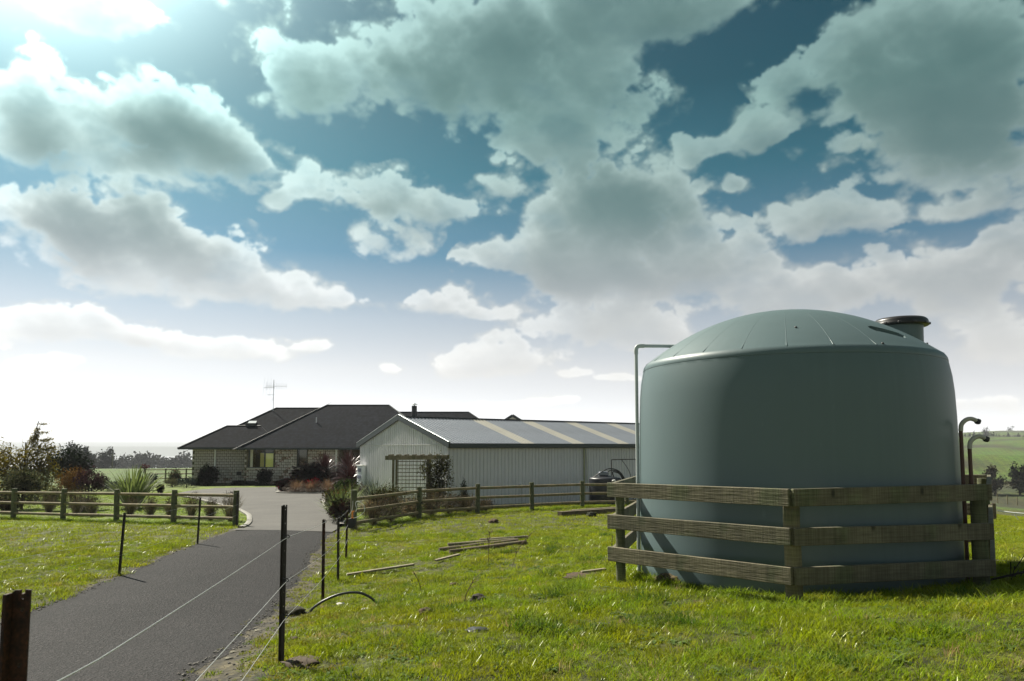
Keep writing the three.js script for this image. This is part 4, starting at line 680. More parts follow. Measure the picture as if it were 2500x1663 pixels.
function limbs(h, r, n = 5, reach = 0.6, from = 0.3) {
  const l = [new THREE.CylinderGeometry(r * 0.45, r, h, 8, 3).translate(0, h / 2 - 0.05, 0)];
  for (let i = 0; i < n; i++) { const a = i / n * 6.28 + R(), y = h * lerp(from, 0.95, i / n), L = reach * rr(0.6, 1.1); l.push(rod(new THREE.Vector3(0, y, 0), new THREE.Vector3(Math.cos(a) * L, y + L * rr(0.4, 1), Math.sin(a) * L), r * 0.28, 5)); }
  return merge(l);
}
const LEAF = {
  dark: leafMat(0.036, 0.065, 0.021, 0.3), green: leafMat(0.085, 0.145, 0.034, 0.4), gold: leafMat(0.62, 0.52, 0.06, 0.75), silver: leafMat(0.45, 0.46, 0.22, 0.6), orange: leafMat(0.5, 0.28, 0.07, 0.6), purple: leafMat(0.170, 0.093, 0.102, 0.35), wiry: leafMat(0.11, 0.094, 0.05, 0.4), blue: leafMat(0.102, 0.153, 0.128, 0.3), far: leafMat(0.038, 0.054, 0.024, 0.15), flax: leafMat(0.153, 0.196, 0.051, 0.4),
  redFlax: phy(0.075, 0.026, 0.026, 0.34, { side: THREE.DoubleSide, vertexColors: true }), tussock: leafMat(0.2, 0.125, 0.07, 0.4), gloss: phy(0.085, 0.042, 0.045, 0.32, { side: THREE.DoubleSide, vertexColors: true }), glossGreen: phy(0.05, 0.07, 0.025, 0.25, { side: THREE.DoubleSide, vertexColors: true }), red: leafMat(0.561, 0.034, 0.060, 0.3), yellow: leafMat(0.544, 0.476, 0.068, 0.4), straw: leafMat(0.510, 0.391, 0.221, 0.4), climber: leafMat(0.2, 0.21, 0.05, 0.5),
};
function bush(name, label, cat, x, d, lobes, n, size, mat, opt = {}, group) {
  const t = thing(name, label, cat, V(x, d, gy(x, d)), 0, group);
  part('crown', leaves(lobes, n, size, opt), mat, t); const h = opt.stem ?? lobes[0][1]; part(cat === 'tree' ? 'trunk' : 'stem', limbs(h, opt.stemR ?? 0.03, opt.limbs ?? 5, opt.reach ?? lobes[0][3] * 0.7), bark, t); return t;
}
const dome = (r, h, n = 5) => { const l = [[0, h * 0.52, 0, r, h * 0.5, r]]; for (let i = 0; i < n; i++) { const a = i / n * 6.28 + R(); l.push([Math.cos(a) * r * 0.55, h * rr(0.4, 0.78), Math.sin(a) * r * 0.55, r * 0.5, h * 0.26, r * 0.5]); } return l; };

// left garden
{
  const t = bush('golden_conifer', 'tall golden-green conifer with a windblown leader, behind the rail fence', 'tree', -23.0, 34, [[0.1, 1.2, 0, 1.25, 1.35, 1.1], [0.55, 2.0, 0.1, 0.8, 0.9, 0.7], [-0.6, 1.7, 0.2, 0.75, 0.8, 0.7], [0.75, 0.9, 0.3, 0.9, 0.9, 0.8], [0.35, 2.75, 0, 0.32, 0.5, 0.3]], 5600, 0.17, LEAF.gold, { aspect: 0.28, wind: 0.35, uneven: 0.35, stem: 2.8, stemR: 0.07 });
  part('leader', leaves([[0.36, 2.95, 0, 0.22, 0.4, 0.2], [0.5, 3.35, 0, 0.12, 0.28, 0.12], [0.72, 3.62, 0, 0.26, 0.07, 0.1], [0.78, 3.22, 0, 0.3, 0.09, 0.12], [0.85, 2.85, 0, 0.34, 0.12, 0.15], [1.0, 2.45, 0, 0.36, 0.14, 0.18]], 1100, 0.15, { aspect: 0.16, wind: 0.9, uneven: 0.4, shell: 0.2 }), LEAF.gold, t);
  part('branch', rod(new THREE.Vector3(0.2, 2.4, 0), new THREE.Vector3(0.55, 3.75, 0), 0.018), bark, t);
}
bush('golden_conifer', 'broad golden-green conifer crowded against the windblown one', 'tree', -25.3, 34.5, [[0, 1.3, 0, 1.3, 1.4, 1.1], [-0.6, 2.0, 0, 0.8, 0.9, 0.8], [0.6, 2.05, 0.1, 0.7, 0.8, 0.7]], 4400, 0.17, LEAF.gold, { aspect: 0.3, wind: 0.2, red: [0.12, 0.9, 0.5, 0.8] });
bush('evergreen_tree', 'dark rounded evergreen behind the golden conifers', 'tree', -28.2, 46, [[0, 1.4, 0, 1.2, 1.3, 1.1], [0.7, 1.3, 0, 0.8, 0.9, 0.8], [-0.7, 1.6, 0, 0.8, 0.9, 0.8]], 4200, 0.15, LEAF.dark, {});
bush('silver_bush', 'large round silver-leaved bush behind the rail fence', 'shrub', -19.9, 29.4, dome(0.72, 1.75, 6), 4200, 0.085, LEAF.silver, { uneven: 0.16, red: [0.3, 0.3, 0.45, 0.3] });
bush('silver_bush', 'small round silver-leaved bush between the larger garden shrubs', 'shrub', -18.1, 28.4, dome(0.33, 0.95, 4), 1900, 0.07, LEAF.silver, { uneven: 0.16, red: [0.2, 0.4, 0.5, 0.3] });
bush('orange_shrub', 'feathery orange-brown shrub beside the small silver bush', 'shrub', -18.8, 30.8, dome(0.62, 1.6, 6), 3600, 0.1, LEAF.orange, { aspect: 0.3, wind: 0.2 });
bush('purple_tree', 'small purple-leaved tree on a thin trunk behind the rail fence', 'tree', -17.0, 29, [[0, 1.15, 0, 0.55, 0.5, 0.5], [0.25, 0.95, 0, 0.35, 0.35, 0.35], [-0.25, 1.2, 0, 0.3, 0.35, 0.3]], 1500, 0.085, LEAF.purple, { stem: 1.1, stemR: 0.025, uneven: 0.4 });
bush('red_leaf_shrub', 'dark red-leaved shrub at the end of the blue hedge', 'shrub', -23.9, 42, dome(0.42, 0.95), 1700, 0.09, LEAF.purple, {});
for (const [x, r, h, l] of [[-22.9, 0.5, 0.55, 'low blue-green hedge plant beside the dark red shrub'], [-21.9, 0.5, 0.7, 'blue-green hedge plant in the middle of the hedge'], [-20.9, 0.55, 0.95, 'taller blue-green hedge plant behind the large flax']]) bush('hedge_plant', l, 'shrub', x, 41.5, dome(r, h), 1600, 0.09, LEAF.blue, {}, 'blue-green hedge beyond the lawn');
bush('red_leaf_shrub', 'upright red-tipped shrub at the lawn end beside the house', 'shrub', -22.2, 47.5, dome(0.42, 1.15), 1500, 0.09, LEAF.green, { red: [0.4, 2.4, 0.5, 0.9] });
bush('garden_shrub', 'low pale shrub beside the house corner', 'shrub', -21.6, 45.9, dome(0.5, 0.6), 1100, 0.08, LEAF.silver, {});
bush('garden_shrub', 'low grey-green shrub beyond the large flax', 'shrub', -20.2, 44.8, dome(0.6, 0.65), 1300, 0.08, LEAF.blue, {});
bush('red_leaf_shrub', 'rounded red and green shrub just behind the large flax', 'shrub', -18.6, 38.2, dome(0.2, 0.5), 700, 0.09, LEAF.green, { red: [0.45, 2.2, 0.5, 0.8] });
for (const [x, d, r, h, l] of [[-21.6, 30.5, 0.6, 0.8, 'low dark shrub under the golden conifers'], [-16.4, 27.6, 0.4, 0.55, 'low brown shrub in front of the purple tree'], [-22.6, 29.6, 0.5, 0.7, 'low yellow-green shrub left of the large silver bush'], [-19.0, 27.4, 0.45, 0.6, 'low twiggy shrub in front of the silver bushes']]) bush('garden_shrub', l, 'shrub', x, d, dome(r, h), 1500, 0.08, x < -22 ? LEAF.gold : LEAF.wiry, {});
{ // flax with a red flower head
  const x = -15.4, d = 29.4, t = thing('flax_plant', 'large green flax with a red flower head behind the rail fence', 'flax', V(x, d, gy(x, d)));
  part('leaf_fan', straps(260, 1.7, 0.07, { spread: 0.62, curl: 0.6, base: 0.3, wind: 0.16 }), LEAF.flax, t);
  part('flower_stalk', rod(new THREE.Vector3(0.1, 0.4, 0), new THREE.Vector3(0.42, 1.62, 0), 0.014), bark, t); part('flower_head', leaves([[0.45, 1.66, 0, 0.17, 0.13, 0.15]], 90, 0.06, { uneven: 0.2 }), leafMat(0.3, 0.05, 0.05, 0.4), t);
}
{ // row of wiry bushes behind the left fence
  [[-17.2, 26.9], [-15.7, 26.1], [-14.9, 25.7], [-13.4, 25.4], [-12.5, 25], [-11.6, 24.6], [-10.7, 24.2], [-9.9, 23.8], [-9.1, 23.4]].forEach(([x, d], i) => {
    const s = rr(0.85, 1.15), t = thing('wiry_bush', 'wiry brown bush in the planted row behind the rail fence', 'shrub', V(x, d, gy(x, d)), R() * 6, 'row of wiry bushes behind the fence');
    part('crown', merge([leaves([[0, 0.46 * s, 0, 0.3 * s, 0.38 * s, 0.28 * s], [0.06, 0.62 * s, 0, 0.2 * s, 0.26 * s, 0.2 * s]], 900, 0.05, { aspect: 0.35, uneven: 0.35 }), straps(170, 0.85 * s, 0.012, { spread: 0.6, curl: 0.25, base: 0.08, wind: 0.25, seg: 4 })]), LEAF.wiry, t);
    part('stem', limbs(0.5, 0.014, 6, 0.28), bark, t);
  });
}
// beds along the house
bush('dark_shrub', 'large dark glossy shrub against the brick wall by the downpipe', 'shrub', -20.1, 47.7, dome(0.62, 1.35, 6), 2600, 0.17, LEAF.dark, { aspect: 0.35 });
bush('dark_shrub', 'dark leafy shrub under the wide window', 'shrub', -16.2, 47.2, dome(0.5, 1.05, 6), 2000, 0.16, LEAF.dark, { aspect: 0.35 });
for (const [x, r, h, l] of [[-21.2, 0.45, 0.5, 'low dark shrub at the brick corner'], [-18.3, 0.6, 0.3, 'low ground plant below the meter cover'], [-17.3, 0.5, 0.28, 'low ground plant left of the window shrub'], [-14.9, 0.7, 0.35, 'low ground plant right of the window shrub'], [-13.6, 0.6, 0.4, 'low ground plant under the narrow window']]) bush('ground_plant', l, 'shrub', x, x < -18 ? 48.5 : 47.6, dome(r, h), 1100, 0.1, LEAF.dark, {}, 'low plants along the house wall');
// island bed
function cordyline(x, d, h, r, label) { const t = thing('cordyline', label, 'cordyline', V(x, d, gy(x, d) + 0.05)); part('trunk', new THREE.CylinderGeometry(0.05, 0.07, h, 8).translate(0, h / 2, 0), bark, t); part('leaf_head', straps(420, r, 0.055, { spread: 2.0, curl: 0.35, base: 0.05, up0: h - 0.05, min: 0.0 }), LEAF.redFlax, t); }
cordyline(-10.3, 39.6, 1.05, 1.15, 'dark red cordyline with a round leaf head in the island bed'); cordyline(-9.15, 40.2, 1.1, 1.2, 'dark red cordyline in the island bed beside the porch'); cordyline(-8.35, 37.2, 0.7, 1.05, 'low dark red cordyline against the shed corner');
bush('glossy_shrub', 'glossy dark shrub with shining leaves below the round cordyline', 'shrub', -11.0, 39.3, dome(1.0, 1.5, 7), 4200, 0.17, LEAF.gloss, { up: 0.6, red: [0.15, 3, 2.4, 2.6] });
bush('glossy_shrub', 'glossy maroon shrub at the tip of the island bed', 'shrub', -12.0, 38.5, dome(0.55, 0.75, 5), 2200, 0.13, LEAF.gloss, { up: 0.5, red: [0.3, 4, 1.2, 2] });
bush('glossy_shrub', 'glossy dark shrub between the island bed and the shed', 'shrub', -8.9, 38.5, dome(0.85, 1.4, 6), 3400, 0.15, LEAF.gloss, { up: 0.6, red: [0.12, 3, 2.4, 2.6] });
bush('yellow_shrub', 'small bright yellow shrub in the island bed', 'shrub', -11.6, 39.0, dome(0.3, 0.85, 4), 800, 0.09, LEAF.yellow, {});
bush('red_flower_shrub', 'low shrub covered in red flowers in the island bed', 'shrub', -10.5, 38.3, dome(0.6, 0.75, 5), 1900, 0.09, LEAF.red, { red: [0.35, 0.3, 3, 0.6] });
[[-11.3, 37.95, 0.62], [-10.5, 37.8, 0.58], [-9.6, 37.85, 0.68], [-9.0, 38.0, 0.58]].forEach(([x, d, h], i) => { const t = thing('tussock', ['rusty brown tussock near the island bed tip', 'greenish brown tussock below the red flowers', 'large rusty tussock below the second cordyline', 'rusty tussock at the shed end of the island bed'][i], 'tussock', V(x, d, gy(x, d) + 0.03), 0, 'tussocks edging the island bed'); part('blades', straps(900, h * 1.2, 0.012, { spread: 1.2, curl: 0.9, base: 0.22, seg: 4 }), LEAF.tussock, t); });
// garden between the yard and the shed
bush('glossy_shrub', 'glossy reddish shrub beside the corner post of the rail fence', 'shrub', -5.25, 22.3, dome(0.42, 0.85, 6), 2200, 0.07, LEAF.gloss, { up: 0.4, red: [0.3, 3, 1.3, 1.3] });
bush('glossy_shrub', 'glossy dark shrub on the kerb bend behind the corner post', 'shrub', -5.9, 24.6, dome(0.45, 0.75, 5), 2000, 0.07, LEAF.gloss, { up: 0.4, red: [0.3, 1.5, 2.4, 1.0] });
for (const [x, d, h, l, m] of [[-5.6, 23.4, 1.0, 'olive-green strap-leaved plant behind the corner post', LEAF.flax], [-6.1, 27.4, 0.95, 'olive strap-leaved plant beside the shed wall', LEAF.flax], [-4.9, 25.6, 0.6, 'straw-coloured grassy plant between the garden shrubs', LEAF.straw], [-3.6, 24.9, 0.5, 'straw-coloured grassy plant behind the rail fence', LEAF.straw]]) { const t = thing('strap_plant', l, 'plant', V(x, d, gy(x, d))); part('blades', straps(260, h * 1.15, 0.02, { spread: 0.9, curl: 0.6, base: 0.2 }), m, t); }
{ const x = -5.05, d = 27.0, t = thing('flax_plant', 'grey-green flax with arching leaves in front of the shed gable', 'flax', V(x, d, gy(x, d))); part('leaf_fan', straps(190, 1.35, 0.05, { spread: 1.15, curl: 0.8, base: 0.2, wind: 0.1 }), leafMat(0.12, 0.14, 0.085, 0.35), t); }
[[-4.15, 21.75, 0.42, 0.78, 'brown twiggy bush just behind the corner post'], [-3.75, 22.5, 0.45, 0.85, 'brown twiggy bush in the middle of the first fence span'], [-3.2, 23.5, 0.48, 0.8, 'brown twiggy bush behind the second fence post'], [-2.7, 24.1, 0.45, 0.86, 'tall brown twiggy bush in the second fence span'], [-2.15, 24.7, 0.45, 0.72, 'dark twiggy bush in front of the climber'], [-1.55, 25.3, 0.45, 0.66, 'dark twiggy bush behind the third fence post'], [-1.0, 26.0, 0.4, 0.45, 'low twiggy bush past the third fence post']].forEach(([x, d, r, h, l]) => { const t = bush('twiggy_bush', l, 'shrub', x, d, dome(r, h, 5), 2600, 0.05, LEAF.wiry, { aspect: 0.3, uneven: 0.5, red: [0.06, 5, 3.4, 3.2] }, 'twiggy bushes behind the rails'); part('twigs', straps(160, h * 1.15, 0.01, { spread: 0.8, curl: 0.2, base: 0.15, seg: 4 }), LEAF.wiry, t); });
bush('garden_shrub', 'olive leafy shrub against the gable below the flax', 'shrub', -4.4, 25.4, dome(0.6, 0.95, 6), 2600, 0.07, LEAF.climber, { uneven: 0.45 });
bush('garden_shrub', 'olive shrub with red leaf tips beside the kerb bend', 'shrub', -6.6, 27.2, dome(0.5, 0.8, 5), 2000, 0.08, LEAF.climber, { uneven: 0.45, red: [0.25, 2, 0.6, 0.8] });
bush('garden_shrub', 'spreading bronze shrub between the kerb and the shed gable', 'shrub', -6.5, 29.6, dome(0.7, 0.9, 6), 2400, 0.09, LEAF.gloss, { uneven: 0.45, up: 0.4, red: [0.3, 3, 1.6, 1.2] });
bush('garden_shrub', 'leafy green shrub at the foot of the meter box', 'shrub', -7.8, 34.2, dome(0.6, 0.9, 5), 1800, 0.1, LEAF.green, { uneven: 0.45 });
bush('flowering_shrub', 'small shrub with red flowers behind the first rails', 'shrub', -4.45, 24.0, dome(0.35, 0.85, 4), 1000, 0.06, LEAF.glossGreen, { red: [0.3, 6, 0.5, 0.9] });
bush('small_conifer', 'small dark conifer against the long shed wall', 'tree', -1.85, 27.6, [[0, 0.35, 0, 0.25, 0.35, 0.25], [0, 0.75, 0, 0.15, 0.35, 0.15], [0, 1.1, 0, 0.06, 0.25, 0.06]], 1500, 0.06, LEAF.dark, { stem: 1.0, stemR: 0.02, uneven: 0.2 });
{ // garden arch with trellis and climber
  const x0 = -4.5, x1 = -3.2, d = 27.3, g0 = gy(-3.8, d), top = 0.98, t = thing('garden_arch', 'timber garden arch with lattice sides in front of the shed', 'trellis', V(0, 0, 0));
  for (const x of [x0, x1]) for (const dd of [d, d + 0.8]) part('post', beam(V(x, dd, g0 - 0.1), V(x, dd, top), 0.085, 0.085), M.board3, t);
  for (const dd of [d - 0.05, d + 0.85]) part('beam', beam(V(x0 - 0.3, dd, top), V(x1 + 0.75, dd, top + 0.02), 0.16, 0.045), M.plank, t);
  for (let i = 0; i < 7; i++) { const x = x0 - 0.15 + i * 0.3; part('rafter', beam(V(x, d - 0.15, top + 0.1), V(x, d + 0.95, top + 0.1), 0.06, 0.04), M.plank, t); }
  for (let i = 0; i < 9; i++) { const x = lerp(x0 + 0.08, x1 - 0.08, i / 8); part('lattice_slat', beam(V(x, d + 0.75, g0 + 0.2), V(x, d + 0.75, top - 0.1), 0.03, 0.012, 0.002), M.board3, t); }
  for (let i = 0; i < 12; i++) { const y = lerp(g0 + 0.25, top - 0.15, i / 11); part('lattice_slat', beam(V(x0 + 0.05, d + 0.735, y), V(x1 - 0.05, d + 0.735, y), 0.03, 0.012, 0.002), M.board3, t); }
  const c = thing('climbing_plant', 'dense green climber covering one side of the garden arch', 'climber', V(-2.75, 27.4, gy(-2.75, 27.4)));
  part('foliage', leaves([[0, 1.1, 0, 0.5, 0.95, 0.45], [0.1, 1.75, 0, 0.4, 0.35, 0.4], [-0.4, 1.5, 0, 0.45, 0.35, 0.3], [-0.15, 0.6, 0, 0.45, 0.6, 0.4]], 4600, 0.075, { uneven: 0.35 }), LEAF.climber, c); part('stem', limbs(1.4, 0.03, 8, 0.5), bark, c);
}
// ---------------------------------------------------------------- black tank, hoses and hoop frame by the shed
{
  const x = 4.05, d = 31.4, g0 = gy(x, d) - 0.05, t = thing('storage_tank', 'black plastic storage tank with white pipe beside the shed wall', 'tank', V(x, d, g0));
  part('body', new THREE.LatheGeometry([[0.001, 0], [0.68, 0], [0.7, 0.05], [0.69, 0.6], [0.7, 1.16], [0.66, 1.22], [0.6, 1.24], [0.3, 1.3], [0.001, 1.32]].map(([a, b]) => new THREE.Vector2(a, b)), 36), std(0.012, 0.014, 0.02, 0.45), t);
  part('lid', muv(cbox(0.42, 0.18, 0.36, 0.04)).translate(-0.08, 1.4, 0.1), std(0.16, 0.18, 0.22, 0.4), t);
  part('pipe', tube([new THREE.Vector3(0.22, 1.1, 0.7), new THREE.Vector3(0.3, 1.15, 0.74), new THREE.Vector3(0.34, 1.08, 0.76), new THREE.Vector3(0.34, 0.6, 0.76), new THREE.Vector3(0.35, 0.02, 0.76)], 0.035, 24, 8), M.white, t);
  for (const k of [0, 1, 2]) part('hose', tube([new THREE.Vector3(-0.65 + k * 0.5, 1.15 + k * 0.06, 0.2), new THREE.Vector3(-0.3 + k * 0.3, 1.4, 0.25), new THREE.Vector3(0.15 + k * 0.08, 1.62 - k * 0.07, 0.2), new THREE.Vector3(0.6, 1.5 - k * 0.05, 0.1), new THREE.Vector3(0.86 - k * 0.05, 1.1, 0.1), new THREE.Vector3(0.95 - k * 0.06, 0.4, 0.1)], 0.024, 40, 7), M.black, t);
  const h = thing('hoop_frame', 'rusty hoop frame of bent rods standing beside the black tank', 'frame', V(5.0, 32.2, gy(5, 32.2)));
  part('top_bar', rod(new THREE.Vector3(-0.55, 1.98, 0), new THREE.Vector3(2.6, 2.03, 0), 0.02), M.steel, h); part('upright', rod(new THREE.Vector3(-0.55, 0, 0), new THREE.Vector3(-0.55, 1.98, 0), 0.018), M.steel, h); part('upright', rod(new THREE.Vector3(2.6, 0, 0), new THREE.Vector3(2.6, 2.03, 0), 0.018), M.steel, h);
  for (let i = 0; i < 5; i++) part('hoop', tube([new THREE.Vector3(-0.1 + i * 0.62, 1.98, 0), new THREE.Vector3(0.2 + i * 0.62, 1.5, 0.1), new THREE.Vector3(0.36 + i * 0.62, 0.8, 0.15), new THREE.Vector3(0.38 + i * 0.62, 0, 0.15)], 0.014, 20, 6), M.steel, h);
}
// ---------------------------------------------------------------- distant trees
function farTree(x, d, h, r, label, mat, n = 1400, name = 'macrocarpa_tree', group) {
  const g0 = gy(x, d), l = []; for (let i = 0; i < 7; i++) { const a = R() * 6.28, q = i / 6; l.push([Math.cos(a) * r * 0.45 * (1 - q * 0.5), h * (0.25 + 0.62 * q), Math.sin(a) * r * 0.45, r * rr(0.5, 0.75) * (1 - 0.5 * q), h * 0.2, r * rr(0.5, 0.75) * (1 - 0.5 * q)]); }
  const t = thing(name, label, 'tree', V(x, d, g0), 0, group); part('crown', leaves(l, n, h * 0.075, { uneven: 0.45, aspect: 0.7, shell: 0.4 }), mat, t); part('trunk', limbs(h * 0.55, h * 0.03, 4, r * 0.5), bark, t); return t;
}
farTree(-152, 250, 10.2, 4.6, 'tallest dark macrocarpa in the clump beyond the fields', LEAF.far, 2200, 'macrocarpa_tree', 'macrocarpas beyond the fields'); farTree(-147.5, 251, 8.6, 3.6, 'dark macrocarpa in the middle of the far clump', LEAF.far, 1800, 'macrocarpa_tree', 'macrocarpas beyond the fields'); farTree(-142, 252, 8.3, 4.2, 'rounded macrocarpa at the seaward end of the far clump', LEAF.far, 1800, 'macrocarpa_tree', 'macrocarpas beyond the fields'); farTree(-160, 250, 7.0, 2.6, 'thin pointed tree beside the macrocarpa clump', LEAF.far, 900, 'macrocarpa_tree');
{ const gs = []; for (let i = 0; i < 120; i++) { const px = -1110 + i * 8.2 + rr(-8, 8), d = 440 + rr(-40, 60), x = px / 1750 * d, h = rr(8, 13), g = leaves([[0, h * 0.5, 0, h * 0.4, h * 0.45, h * 0.4], [rr(-2, 2), h * 0.72, 0, h * 0.28, h * 0.22, h * 0.28]], 260, h * 0.12, { uneven: 0.4, aspect: 0.8 }); gs.push(g.translate(x, gy(x, d), -d)); }
  const m = single('far_wood', merge(gs), LEAF.far, 'hazy belt of trees along the coast below the skyline', 'trees'); m.userData.kind = 'stuff'; }
[[75, 112, 4.4, 2.2], [78, 111, 4.8, 2.4], [81, 113, 5.0, 2.6], [84, 110, 7.4, 3.2], [77.5, 106, 3.4, 2.0], [80, 105, 3.6, 2.2], [89, 108, 8, 3.6]].forEach(([x, d, h, r], i) => farTree(x, d, h, r, ['dark scrubby tree at the upper end of the gully', 'dark scrubby tree second in the gully', 'broad dark tree in the middle of the gully', 'tall dark tree on the gully side towards the ridge', 'low rounded tree in front of the gully trees', 'low brown tree at the foot of the gully', 'wide dark tree at the far side of the gully'][i], i % 2 ? LEAF.far : LEAF.wiry, 1700, 'gully_tree', 'trees in the gully'));
{ const gs = []; for (let i = 0; i < 60; i++) { const d = 520 + rr(-25, 25), x = d * lerp(0.6, 0.76, i / 60) + rr(-3, 3), h = rr(3.5, 6.5); gs.push(leaves([[0, h * 0.4, 0, h * 0.22, h * 0.4, h * 0.22], [0, h * 0.8, 0, h * 0.1, h * 0.25, h * 0.1]], 90, h * 0.16, { aspect: 0.7 }).translate(x, gy(x, d), -d)); }
  const m = single('ridge_wood', merge(gs), LEAF.far, 'line of small conifers along the far green ridge', 'trees'); m.userData.kind = 'stuff'; }
farTree(345, 523, 10, 4, 'lone round-headed tree standing above the ridge conifers', LEAF.far, 700, 'ridge_tree'); farTree(612, 880, 11, 6, 'tree clump on the farthest hill crest', LEAF.far, 600, 'ridge_tree'); farTree(357, 480, 7, 5, 'dark tree on the hillside below the ridge conifers', LEAF.far, 600, 'ridge_tree');
{ const d = 190, x = -971 / 1750 * d, t = thing('power_pole', 'thin power pole in front of the distant tree belt', 'pole', V(x, d, gy(x, d))); part('pole', new THREE.CylinderGeometry(0.1, 0.14, 4.6, 8).translate(0, 2.1, 0), M.post, t); part('crossarm', box(1.3, 0.12, 0.12, 0, 4.2, 0.15), M.post, t); }

// ---------------------------------------------------------------- timber and litter lying in the paddock
function lying(name, label, cat, a, b, r0, r1, mat, group) { const A = V(a[0], a[1], gy(...a) + r0 * 0.55), B = V(b[0], b[1], gy(...b) + r1 * 0.55 + (a[2] ?? 0)); const m = single(name, span(pole(A.distanceTo(B), r0, r1, 14, 0.06, 12), A, B), mat, label, cat, group); return m; }
const LG = 'old fence posts lying in the paddock';
lying('fence_log', 'thick old log with a cut end lying behind the longest one', 'log', [-1.45, 14.5], [0.12, 15.1], 0.07, 0.058, M.log, LG);
lying('fence_log', 'longest old log lying foremost in the paddock pile', 'log', [-1.2, 14.0], [0.28, 14.55], 0.065, 0.06, M.log, LG);
lying('fence_log', 'old log half sunk in grass behind the pile', 'log', [-1.35, 15.3], [0.05, 15.6], 0.07, 0.05, M.post, LG);
lying('fence_log', 'thin old log farthest back in the paddock pile', 'log', [-0.7, 15.9], [0.35, 16.25], 0.06, 0.05, M.post, LG);
function plankAt(label, a, b, w, h, mat, lift = 0.02) { const A = V(a[0], a[1], gy(...a) + lift), B = V(b[0], b[1], gy(...b) + lift); return single('plank', beam(A, B, h, w, 0.004), mat, label, 'plank'); }
plankAt('long pale plank lying in the grass beside the steel posts', [-2.85, 12.6], [-1.75, 13.0], 0.09, 0.035, M.plank, 0.06); plankAt('short pale plank lying end-on from the long one', [-1.38, 13.15], [-0.98, 13.5], 0.08, 0.03, M.plank, 0.06); 
plankAt('long brown sleeper lying in front of the black tank', [1.55, 23.6], [3.7, 25.4], 0.2, 0.14, M.log, 0.08); plankAt('pale rail lying behind the brown sleeper', [2.05, 24.6], [3.7, 26.1], 0.12, 0.08, M.plank, 0.1); plankAt('short pale pipe lying across the bare soil patch near the tank fence', [0.88, 9.25], [1.2, 9.35], 0.06, 0.05, M.plank, 0.05);
{ const p = [[-2.5, 8.9, -0.03], [-2.42, 8.93, 0.06], [-2.28, 8.97, 0.14], [-2.08, 9.02, 0.19], [-1.88, 9.05, 0.17], [-1.73, 9.06, 0.08], [-1.64, 9.06, -0.03]].map(([x, d, h]) => V(x, d, gy(x, d) + h)); single('hose_arc', tube(p, 0.016, 50, 9), std(0.03, 0.03, 0.03, 0.35), 'black polythene hose arching out of the grass by the steel posts', 'hose'); }
const soil = std(0.2, 0.12, 0.07, 0.95, { map: groundTex });
function clod(x, d, r, label, mat = soil, flat = 0.6, name = 'dirt_clod') { const g = new THREE.IcosahedronGeometry(r, 4), p = g.attributes.position, k = R() * 90; for (let i = 0; i < p.count; i++) { const X = p.getX(i), Y = p.getY(i), Z = p.getZ(i), s = 1 + 0.28 * n3(X / r * 1.3 + k, Y / r * 1.3, Z / r * 1.3) + 0.16 * n3(X / r * 4 + k, Y / r * 4, Z / r * 4); p.setXYZ(i, X * s, Y * s * flat, Z * s); } let q = mergeVertices(muv(g)); q.computeVertexNormals(); const m = single(name, q, mat, label, 'clod'); m.position.copy(V(x, d, gy(x, d) + r * flat * 0.35)); return m; }
clod(-0.86, 7.25, 0.075, 'round brown dung clod in the open grass'); clod(-0.36, 7.75, 0.085, 'brown matted clod near the dry twig', std(0.07, 0.055, 0.03, 0.95, { map: groundTex }), 0.75); clod(-0.83, 10.4, 0.055, 'small reddish brown clod beyond the hose arc'); clod(-0.28, 6.0, 0.09, 'flat black bark piece lying in the short grass', M.black, 0.25, 'bark_piece'); clod(-1.5, 5.28, 0.13, 'flat pinkish bark slab at the foot of the near steel post', std(0.16, 0.095, 0.08, 0.9, { map: woodMap }), 0.22, 'bark_piece'); clod(-1.9, 6.4, 0.045, 'small brown clod on the mossy verge'); clod(-2.62, 8.8, 0.13, 'grassy torn turf lump under the hose arc', std(0.08, 0.075, 0.03, 0.95, { map: groundTex }), 0.55); clod(-0.55, 21.6, 0.14, 'dark clump of droppings near the rail fence'); clod(2.55, 23.4, 0.16, 'mossy lump in front of the brown sleeper', std(0.05, 0.06, 0.02, 0.95, { map: groundTex }), 0.7);
clod(0.98, 9.05, 0.3, 'bare brown earth patch dug beside the tank fence', soil, 0.07); clod(1.75, 8.0, 0.16, 'mound of brown turf at the tank base', std(0.2, 0.15, 0.06, 0.95, { map: groundTex }), 0.4); 
function stalk(x, d, h, lean, label, n = 6) { const t = thing('dry_stalk', label, 'dry weed', V(x, d, gy(x, d))), mt = std(0.11, 0.065, 0.04, 0.9); part('stem', tube([new THREE.Vector3(0, -0.02, 0), new THREE.Vector3(lean * 0.3, h * 0.5, 0.01), new THREE.Vector3(lean, h, 0.02)], 0.0045, 10, 5), mt, t); const l = []; for (let i = 0; i < n; i++) { const f = rr(0.35, 1), y = h * f, x0 = lean * f * f; l.push(rod(new THREE.Vector3(x0, y, 0.01), new THREE.Vector3(x0 + rr(-0.09, 0.09), y + rr(0.02, 0.09), rr(-0.07, 0.07)), 0.003, 4)); } part('twigs', merge(l), mt, t); if (n > 7) part('seed_heads', leaves([[lean * 0.7, h * 0.75, 0, 0.05, h * 0.3, 0.05]], 60, 0.022, { uneven: 0.5 }), LEAF.wiry, t); }
